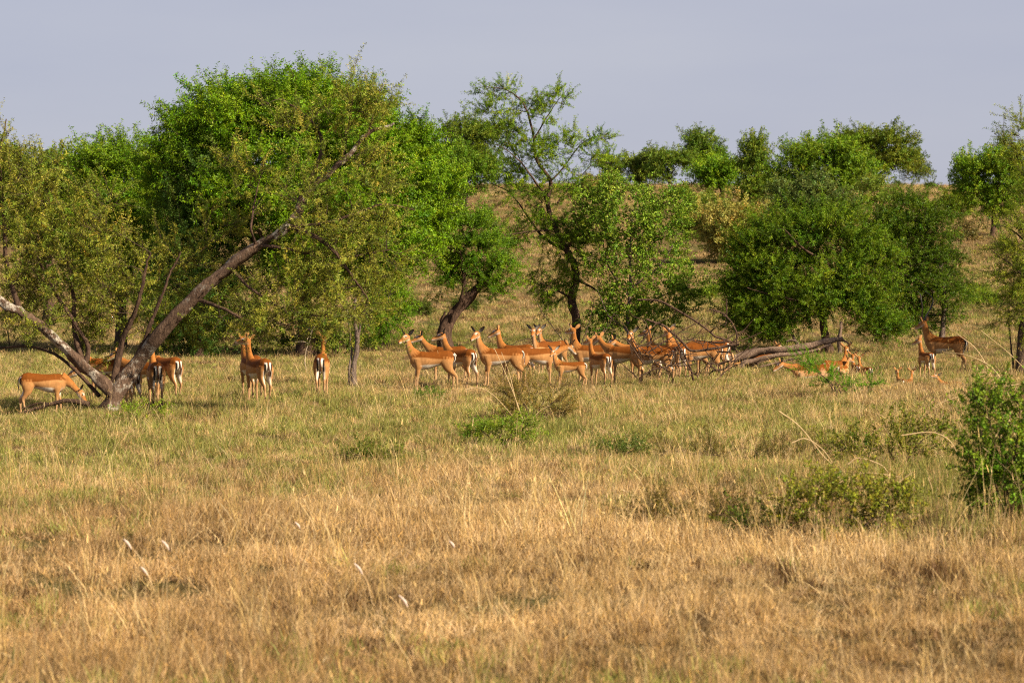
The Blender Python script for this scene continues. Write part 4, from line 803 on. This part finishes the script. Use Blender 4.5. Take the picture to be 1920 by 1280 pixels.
def antelope(label, px, py, face, scale=1., neck=(42, 78), nyaw=0, head=(0, -22), lie=False, horns=False, fawn=False, legs=(0, 0, 0, 0), swish=0, sink=0., cat_name='antelope', group='antelope herd', dark=1., ear=0, Y=None, nlen=.43):
    """face: heading in degrees seen from above (0 = picture right, 90 = away, 180 = left); head: (yaw relative to the body, pitch)"""
    g0 = G(px, py)
    if Y: g0 = P(px, py, Y); g0.z = float(ground_z(g0.x, g0.y))
    root = empty('antelope', (g0.x, g0.y, g0.z - sink), label, 'antelope', group, R(face)); root.scale = (scale,) * 3
    parts = []
    Yv = np.array([0, 1., 0])
    dz = -.40 if lie else 0.
    hw = 1.0 if not fawn else .86
    legl = 1.0 if not fawn else 1.0
    tor = [((-.50, 0, .745), .05, .06), ((-.455, 0, .73), .098, .125), ((-.36, 0, .712), .136, .160), ((-.22, 0, .705), .140, .148), ((-.06, 0, .675), .148, .165), ((.10, 0, .648), .150, .190),
           ((.24, 0, .652), .128, .202), ((.34, 0, .69), .100, .165), ((.41, 0, .715), .07, .10)]
    tor = [((p[0], p[1], p[2] + dz + (.05 * (p[0]) if fawn else 0)), a * hw, b * hw) for p, a, b in tor]
    V, Q, T, s, v, c = loft(tor, Yv, 22)
    def torso_coat(V):
        x0, y0, z0 = V[:, 0], np.abs(V[:, 1]), V[:, 2] - dz
        zs = .70 + .02 * np.sin(x0 * 6)
        col = lerp(np.repeat(RUF[None], len(V), 0), TAN, sst(-z0, -zs - .006, -zs + .007))
        col = lerp(col, PALE, sst(-z0, -.60, -.54) * .7)
        col = lerp(col, WHT, sst(-z0, -.575 + .08 * np.clip(x0, -.3, .3), -.555 + .08 * np.clip(x0, -.3, .3)) * sst(x0, -.36, -.26) * sst(-x0, -.32, -.2))
        sp = np.exp(-((x0 + .235) / .028) ** 2 - ((z0 - .575) / .024) ** 2) * (y0 > .06)
        col = lerp(col, BLK, np.clip(sp * 1.6, 0, 1))
        col = lerp(col, RUF * .8, np.exp(-(y0 / .02) ** 2) * (z0 > .8) * .5)
        return col
    col = torso_coat(V); n_torso = len(V)
    parts.append((V, Q, T, col))
    # neck: turned upward from the shoulders
    nb = np.array([.33, 0, .745 + dz]); npts = [nb]; k_ = 5
    for i in range(1, k_ + 1):
        f = i / k_; pt = R(neck[0] + (neck[1] - neck[0]) * min(1, f * 1.15)); yw = R(nyaw) * f
        npts.append(npts[-1] + rotv(None, yw, pt) * nlen / k_)
    rr = [(.095, .15), (.078, .122), (.065, .092), (.056, .074), (.052, .065), (.052, .060)]
    hy, hp = R(head[0]), R(head[1])
    hd = rotv(None, hy, hp); hside = np.array([-math.sin(hy), math.cos(hy), 0]); hup = np.cross(hd, hside)
    sides = np.stack([Yv * (1 - f) + hside * f for f in np.linspace(0, 1, 6) ** 1.5])
    if nlen < .4: rr = [(a * .95, b * .95) for a, b in rr]
    V, Q, T, s, v, c = loft([(npts[i], rr[i][0] * (1.05 if horns else .92), rr[i][1] * (1.1 if horns else .95)) for i in range(6)], sides, 16)
    col = lerp(np.repeat(ORG[None] * .85, len(V), 0), ORG * .5 + TAN * .5, sst(-v, -.75, .1)); col = lerp(col, PALE, sst(-v, .35, .95) * .65)
    parts.append((V, Q, T, col))
    h0 = npts[-1]
    hs = 1.22 if not fawn else 1.2
    st = [(-.035, .035, .040, -.005), (.01, .056, .062, .008), (.065, .054, .062, .004), (.11, .042, .050, -.008), (.16, .032, .038, -.018), (.205, .028, .030, -.026), (.232, .020, .020, -.030)]
    V, Q, T, s, v, c = loft([(h0 + hd * a * hs + hup * d_ * hs, b * hs, e * hs) for a, b, e, d_ in st], hside, 16)
    col = lerp(np.repeat(ORG[None] * .8, len(V), 0), ORG * .3 + TAN * .7, sst(-v, -.7, -.2)); col = lerp(col, WHT, sst(-v, .25, .7))
    along = (V - h0) @ hd / hs
    col = lerp(col, WHT, sst(along, .16, .2) * sst(-v, -.2, .3)); col = lerp(col, BLK, sst(along, .222, .238) * (v > -.45))
    lat = np.abs((V - h0) @ hside); upc = (V - h0) @ hup
    col = lerp(col, WHT, np.exp(-((along - .075) / .030) ** 2 - ((upc - .045 * hs) / .018) ** 2) * (lat > .02) * .85)
    parts.append((V, Q, T, col))
    # legs
    L = []
    if not lie:
        for sgn, k0 in ((1, 0), (-1, 1)):
            o_ = legs[k0] * .01
            L.append(([(-.33, .065 * sgn, .70, .085, .15), (-.335, .085 * sgn, .60, .075, .135), (-.35 + o_ * .2, .088 * sgn, .49, .056, .092), (-.40 + o_ * .4, .085 * sgn, .40, .036, .052), (-.452 + o_ * .6, .080 * sgn, .325, .026, .036), (-.445 + o_ * .8, .078 * sgn, .24, .0215, .026),
                       (-.43 + o_, .076 * sgn, .13, .0195, .022), (-.42 + o_ * 1.05, .075 * sgn, .065, .021, .025), (-.40 + o_ * 1.1, .074 * sgn, .02, .021, .028), (-.395 + o_ * 1.1, .074 * sgn, .0, .02, .03)], 'h'))
        for sgn, k0 in ((1, 2), (-1, 3)):
            o_ = legs[k0] * .01
            L.append(([(.25, .075 * sgn, .68, .055, .12), (.255 + o_ * .1, .085 * sgn, .56, .05, .085), (.262 + o_ * .3, .082 * sgn, .46, .036, .05), (.268 + o_ * .5, .078 * sgn, .36, .027, .034), (.275 + o_ * .6, .075 * sgn, .295, .026, .031), (.272 + o_ * .75, .073 * sgn, .21, .020, .022),
                       (.27 + o_ * .9, .071 * sgn, .11, .019, .021), (.275 + o_, .07 * sgn, .06, .021, .024), (.29 + o_, .07 * sgn, .02, .02, .028), (.295 + o_, .07 * sgn, 0, .02, .03)], 'f'))
    else:
        for sgn in (1, -1):
            L.append(([(-.33, .08 * sgn, .28, .08, .14), (-.26, .12 * sgn, .20, .075, .11), (-.16, .15 * sgn, .10, .05, .06), (-.25, .17 * sgn, .05, .03, .035), (-.38, .17 * sgn, .04, .022, .024), (-.30, .18 * sgn, .03, .02, .02)], 'l'))
            L.append(([(.25, .08 * sgn, .26, .055, .10), (.27, .10 * sgn, .14, .045, .06), (.36, .10 * sgn, .06, .03, .035), (.30, .11 * sgn, .04, .022, .024), (.18, .11 * sgn, .03, .02, .02)], 'l'))
    for stn, kind in L:
        V, Q, T, s, v, c = loft([((a, b, z), w1 * (1.0 if not fawn else 1.05), w2 * (1.0 if not fawn else .92)) for a, b, z, w1, w2 in stn], Yv, 14)
        z0 = V[:, 2]; inner = (c * np.sign(stn[1][1]) < -.2)
        col = lerp(np.repeat(TAN[None] * .95, len(V), 0), PALE * .85, sst(-z0, -.42, -.2) * .55)
        if kind == 'h':
            col = lerp(ORG * .6 + TAN * .4 + 0 * col, col, sst(-z0, -.72, -.60))
            col = lerp(col, WHT * .95, inner * sst(z0, .3, .42) * .8)
            col = lerp(col, BLK, (v < -.1) * sst(z0, .075, .09) * sst(-z0, -.17, -.13))
        if kind == 'f': col = lerp(col, WHT * .9, inner * sst(z0, .34, .46) * .7)
        if kind != 'l': col = lerp(col, BLK, sst(-z0, -.04, -.03))
        parts.append((V, Q, T, col))
    # one closed body: the pieces are fused, smoothed and take the coat of the nearest piece
    VV, QQ, TT, CC, o_ = [], [], [], [], 0
    for V, Q, T, col in parts:
        VV.append(V); QQ.append(Q + o_); TT.append(T + o_); CC.append(col); o_ += len(V)
    VV = np.concatenate(VV); CC = np.concatenate(CC)
    tmp = obj('body_source', mesh('body_source', VV, np.concatenate(QQ), np.concatenate(TT)))
    md = tmp.modifiers.new('fuse', 'REMESH'); md.mode = 'VOXEL'; md.voxel_size = .0125
    md = tmp.modifiers.new('smooth', 'SMOOTH'); md.factor = .5; md.iterations = 3
    dg = bpy.context.evaluated_depsgraph_get()
    me = bpy.data.meshes.new_from_object(tmp.evaluated_get(dg)); me.name = 'body'
    src = tmp.data; bpy.data.objects.remove(tmp); bpy.data.meshes.remove(src)
    nv = len(me.vertices); co = np.zeros(nv * 3, np.float32); me.vertices.foreach_get('co', co); co = co.reshape(-1, 3)
    no = np.zeros(nv * 3, np.float32); me.vertices.foreach_get('normal', no); no = no.reshape(-1, 3)
    kd = kdtree.KDTree(len(VV))
    for i, q in enumerate(VV): kd.insert(q, i)
    kd.balance()
    near = np.array([kd.find(q)[1] for q in co]); cc = CC[near]; on_ = near < n_torso; cc[on_] = torso_coat(co[on_])
    # blur along the surface a little so patches have soft hair edges
    ne = len(me.edges); ed = np.zeros(ne * 2, np.int32); me.edges.foreach_get('vertices', ed); ed = ed.reshape(-1, 2)
    for _ in range(1):
        acc = cc.copy(); wt = np.ones((nv, 1))
        np.add.at(acc, ed[:, 0], cc[ed[:, 1]]); np.add.at(acc, ed[:, 1], cc[ed[:, 0]]); np.add.at(wt, ed[:, 0], 1); np.add.at(wt, ed[:, 1], 1); cc = acc / wt
    # the rump: white with a black stripe down each buttock
    xx, yy, zz = co[:, 0], np.abs(co[:, 1]), co[:, 2] - dz
    back = sst(-xx, .37, .41) * sst(-no[:, 0], .3, .55) * (zz > .44) * (zz < .80)
    cc = lerp(cc, WHT, back * sst(-yy, -.075, -.06) * sst(-zz, -.80, -.76))
    st_ = sst(yy, .042, .049) * sst(-yy, -.083, -.075) * sst(zz, .50, .54) * sst(-zz, -.775, -.74)
    cc = lerp(cc, BLK, np.clip(back * st_ * 1.2, 0, 1))
    cc = cc * (.72 if horns else 1.) * (.45 + .55 * max(dark, .8)) * rng.uniform(.93, 1.07)  # dark paints a little shade into the coats of shaded animals
    me.attributes.new('coat', 'FLOAT_COLOR', 'POINT').data.foreach_set('color', np.concatenate([cc, np.ones((nv, 1))], 1).astype(np.float32).ravel())
    me.materials.clear(); me.materials.append(M_COAT)
    me.polygons.foreach_set('use_smooth', np.ones(len(me.polygons), bool))
    obj('body', me, root)
    # ears: cupped leaves
    el = .19 * (1.12 if fawn else 1)
    for sg in (1, -1):
        d = hup * (.62 + .25 * ear) + hside * sg * (.72 - .3 * ear) - hd * .28; d /= np.linalg.norm(d)
        fwd = hd + hside * sg * .35; wv = np.cross(d, fwd); wv /= np.linalg.norm(wv); nf = np.cross(wv, d); nf *= np.sign(nf @ hd) or 1
        b0 = h0 + hup * .045 * hs + hside * sg * .042 * hs - hd * .005
        Vv, col = [], []
        prof = [(0, .018), (.15, .030), (.35, .040), (.6, .037), (.82, .022), (1, .003)]
        for f, wd in prof:
            for e in (-1, -.5, 0, .5, 1):
                Vv.append(b0 + d * el * f + wv * e * wd - nf * .5 * wd * (1 - abs(e) ** 2) ); 
                col.append(np.append(lerp(WHT * (.75 if fawn else .22), BLK * 1.5, np.array(max(sst(np.array(f), .72, .88), (abs(e) == 1) * .75))), 1))
        nI = len(Vv)
        for i_ in range(nI):                                              # back of the ear, 4 mm behind
            Vv.append(Vv[i_] - nf * .004); f = prof[i_ // 5][0]; col.append(np.append(lerp(TAN * .8, BLK * 1.5, np.array(sst(np.array(f), .6, .85))), 1))
        Qe = []
        for r_ in range(5):
            for q_ in range(4):
                i_ = r_ * 5 + q_; Qe.append((i_, i_ + 1, i_ + 6, i_ + 5)); Qe.append((nI + i_, nI + i_ + 5, nI + i_ + 6, nI + i_ + 1))
        obj('ear', mesh('ear', Vv, Qe, mats=(M_COAT,), smooth=True, attrs={'coat': ('FLOAT_COLOR', 'POINT', np.array(col))}), root)
        # eye
        ec = h0 + hd * .072 * hs + hup * .028 * hs + hside * sg * .047 * hs
        th = np.linspace(0, math.pi, 7); Ve = []
        pts_ = np.array([ec + hup * .015 * math.cos(q) for q in th]); rd = .015 * np.sin(th) + 1e-4
        obj('eye', mesh('eye', *tube(pts_, rd, 8), mats=(M_EYE,), smooth=True), root)
        if horns:
            q = [h0 + hup * .05 + hside * sg * .028 + hd * .01]
            for u, o1, o2, o3 in ((.16, .06, -.06, 0), (.34, .15, -.18, 0), (.52, .20, -.24, 0), (.68, .15, -.22, 0), (.80, .11, -.14, 0)):
                q.append(h0 + hup * (.05 + u * .85) + hside * sg * (.028 + o1) + hd * o2)
            hp_ = resample(np.array(q), 34); hr = np.linspace(.024, .006, 34) * (1 + .10 * np.sin(np.arange(34) * 2.2) * np.linspace(1, 0, 34))
            obj('horn', mesh('horn', *tube(hp_, hr, 9), mats=(M_HORN,), smooth=True), root)
    # tail: black line above, white fringe
    tz = .775 + dz
    if swish: tp = [(-.49, 0, tz + .02), (-.53, .05 * swish, tz - .03), (-.47, .13 * swish, tz - .09), (-.36, .165 * swish, tz - .10), (-.26, .17 * swish, tz - .06)]
    else: tp = [(-.485, 0, tz + .02), (-.525, .005, tz - .04), (-.535, .0, tz - .13), (-.525, -.005, tz - .22), (-.515, 0, tz - .29)]
    V, Q, T, s, v, c = loft([(p, r_, r_ * .7) for p, r_ in zip(tp, (.018, .015, .015, .017, .006))], Yv, 10)
    col = lerp(np.repeat(RUF[None], len(V), 0), WHT, np.clip(sst(v, .0, .5) + sst(s, .8, .95), 0, 1)) if not swish else lerp(np.repeat(BLK[None], len(V), 0), WHT, (v < .6) * 1.)
    if not swish: col = lerp(col, BLK * 2, (np.abs(c) < .55) * (v < 0) * sst(s, .15, .3))
    obj('tail', mesh('tail', V, Q, T, mats=(M_COAT,), smooth=True, attrs={'coat': ('FLOAT_COLOR', 'POINT', np.concatenate([col, np.ones((len(col), 1))], 1))}), root)
    return root

UP = (40, 82)
antelope('lone antelope grazing with lowered head, farthest left of the herd', 84, 772, 8, .86, Y=49.9, neck=(-18, -50), head=(0, -48), legs=(-6, 3, 6, -4), nlen=.46)
antelope('antelope head with pale ears peering round the trunk of the leaning acacia', 200, 762, 158, .95, neck=(-15, -35), head=(18, -20), legs=(2, -4, 0, 4), Y=55.5)
antelope('antelope rump with bold stripes, right against the foot of the leaning trunk', 240, 768, 118, .92, neck=(-10, -40), head=(0, -40), legs=(5, -6, 0, 0))
antelope('shaded antelope side on, half covered by its neighbour near the leaning trunk', 266, 752, 150, .9, neck=(20, 40), head=(30, -20), legs=(0, 4, 0, 0))
antelope('antelope standing tail on under the leaning trunk, feet lowest of its trio', 291, 764, 103, 1.0, neck=UP, nyaw=10, head=(20, -12), legs=(4, -4, 0, 0))
antelope('antelope with a wide white rump, rightmost of the group by the leaning trunk', 312, 750, 128, .98, neck=(10, 30), head=(0, -30), legs=(-5, 5, 0, 4))
antelope('antelope with raised head turned aside, front one of the pair under the thorn canopy', 484, 756, 118, 1.0, neck=(48, 86), nyaw=20, head=(35, 8), legs=(-8, 6, 2, -4))
antelope('antelope half hidden behind the other of the pair under the thorn canopy', 470, 748, 112, 1.0, neck=(46, 82), nyaw=10, head=(30, -15), legs=(3, -3, 0, 0), dark=.9)
antelope('antelope seen squarely from behind, head high between spread ears', 604, 744, 90, 1.0, neck=(50, 84), head=(0, -15), legs=(3, -6, 0, 4))
antelope('antelope in full profile watching the camera, tail swept forward', 808, 734, 184, 1.0, neck=(42, 80), nyaw=6, head=(42, -16), legs=(-12, -4, 2, 6), swish=-1)
antelope('antelope turned half away, its striped rump just right of the one with the swept tail', 862, 728, 132, .98, neck=(44, 74), nyaw=18, head=(50, -10), legs=(10, -6, 0, 3), dark=.92)
antelope('dim antelope, only its black and white muzzle above the swept tailed one', 838, 716, 176, .92, neck=(30, 55), head=(12, -15), dark=.8)
antelope('antelope in profile with ears spread, standing before the dry grey shrub', 938, 726, 186, 1.0, neck=(44, 80), nyaw=6, head=(48, -18), legs=(-10, -2, 0, 5))
antelope('antelope looking back over its shoulder, only head and neck above another back', 966, 714, 150, .98, neck=(50, 84), nyaw=12, head=(22, -20))
antelope('brightly lit antelope facing right with a white belly and its head hidden', 1008, 722, 12, .96, neck=(10, 20), nyaw=10, head=(30, -30), legs=(2, -4, 2, 0))
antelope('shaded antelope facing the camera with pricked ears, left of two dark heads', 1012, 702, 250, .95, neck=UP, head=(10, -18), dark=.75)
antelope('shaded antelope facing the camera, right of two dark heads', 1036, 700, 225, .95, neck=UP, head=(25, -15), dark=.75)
antelope('small fawn standing in profile with white ears turned to the camera', 1068, 730, 182, .72, neck=(48, 80), nyaw=20, head=(62, -18), legs=(-4, 3, 0, 5), fawn=True, nlen=.40)
antelope('tall necked antelope looking away, its long body crossed by the young one in front', 1110, 716, 176, 1.0, neck=(56, 88), nyaw=-30, head=(-45, -2), legs=(-5, 4, 0, 0))
antelope('slim young antelope tail on, in front of the tall necked one', 1124, 726, 118, .86, neck=(50, 84), nyaw=10, head=(12, -8), legs=(4, -5, 0, 4))
antelope('antelope with a vivid striped rump, left of the brushwood', 1170, 720, 150, 1.0, neck=(20, 45), nyaw=-20, head=(-10, -20), legs=(-6, 5, 0, 0))
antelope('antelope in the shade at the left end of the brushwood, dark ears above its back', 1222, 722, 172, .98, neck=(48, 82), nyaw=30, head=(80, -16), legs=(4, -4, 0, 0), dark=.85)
antelope('antelope wedged between two others behind the left part of the brushwood', 1206, 715, 163, .97, neck=(15, 35), nyaw=20, head=(30, -25), legs=(3, 5, -3, 0))
antelope('antelope standing behind the streaked one in the brushwood, neck turned back', 1292, 708, 172, 1.0, neck=(45, 76), nyaw=35, head=(95, -12), legs=(-3, 4, 0, 2))
antelope('antelope with a lit neck behind the brushwood, left of two raised necks', 1244, 712, 140, .98, neck=(50, 84), nyaw=0, head=(20, -12), dark=.95)
antelope('antelope with a lit neck behind the brushwood, right of two raised necks', 1266, 714, 110, .98, neck=(52, 86), nyaw=0, head=(0, -10))
antelope('antelope in profile behind the middle of the brushwood, back streaked with shade', 1314, 712, 180, 1.0, neck=(-5, -30), nyaw=10, head=(10, -30), legs=(-4, 5, 0, 0), dark=.9)
antelope('antelope with a pale rump at the right end of the brushwood', 1330, 704, 160, 1.0, neck=(-5, -20), nyaw=10, head=(0, -30), legs=(5, -4, 0, 0))
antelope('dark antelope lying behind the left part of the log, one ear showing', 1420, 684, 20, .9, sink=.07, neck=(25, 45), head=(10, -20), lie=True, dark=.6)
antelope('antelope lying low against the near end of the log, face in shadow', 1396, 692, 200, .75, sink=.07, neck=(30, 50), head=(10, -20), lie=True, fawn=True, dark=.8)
antelope('orange back of an antelope resting between log and green seedling', 1520, 712, 190, .95, sink=.07, neck=(10, 20), head=(0, -30), lie=True)
antelope('pale golden antelope resting with head raised, right of the seedling', 1566, 700, 40, .86, sink=.07, neck=(50, 86), nyaw=20, head=(30, -10), lie=True, nlen=.46)
antelope('small fawn nestled against the pale golden antelope, white ear up', 1580, 706, 60, .62, neck=(40, 70), nyaw=-10, head=(-40, -15), lie=True, fawn=True, nlen=.36)
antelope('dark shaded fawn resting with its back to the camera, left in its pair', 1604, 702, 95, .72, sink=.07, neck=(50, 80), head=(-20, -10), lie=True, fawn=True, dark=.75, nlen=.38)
antelope('orange fawn with upright ears resting, right in its pair', 1622, 705, 110, .70, sink=.07, neck=(50, 80), head=(-30, -12), lie=True, fawn=True, nlen=.38)
antelope('tiny fawn with black tipped ears in the grass, left of two lying together', 1689, 722, 100, .58, sink=.10, neck=(60, 86), head=(0, -15), lie=True, fawn=True, nlen=.36)
antelope('tiny fawn in the grass, right of two lying together', 1702, 722, 60, .56, sink=.10, neck=(60, 84), head=(10, -15), lie=True, fawn=True, nlen=.36)
antelope('young antelope standing tail on with one ear up, before the horned male', 1736, 712, 104, .78, neck=(56, 86), nyaw=20, head=(50, -18), legs=(3, -4, 0, 0), fawn=True)
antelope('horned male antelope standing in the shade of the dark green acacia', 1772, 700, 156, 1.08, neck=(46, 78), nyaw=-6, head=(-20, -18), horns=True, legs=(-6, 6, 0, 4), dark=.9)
antelope('newborn fawn with only its head out of the grass, below the horned male', 1782, 724, 180, .56, sink=.14, neck=(45, 60), head=(20, 12), lie=True, fawn=True, nlen=.34)
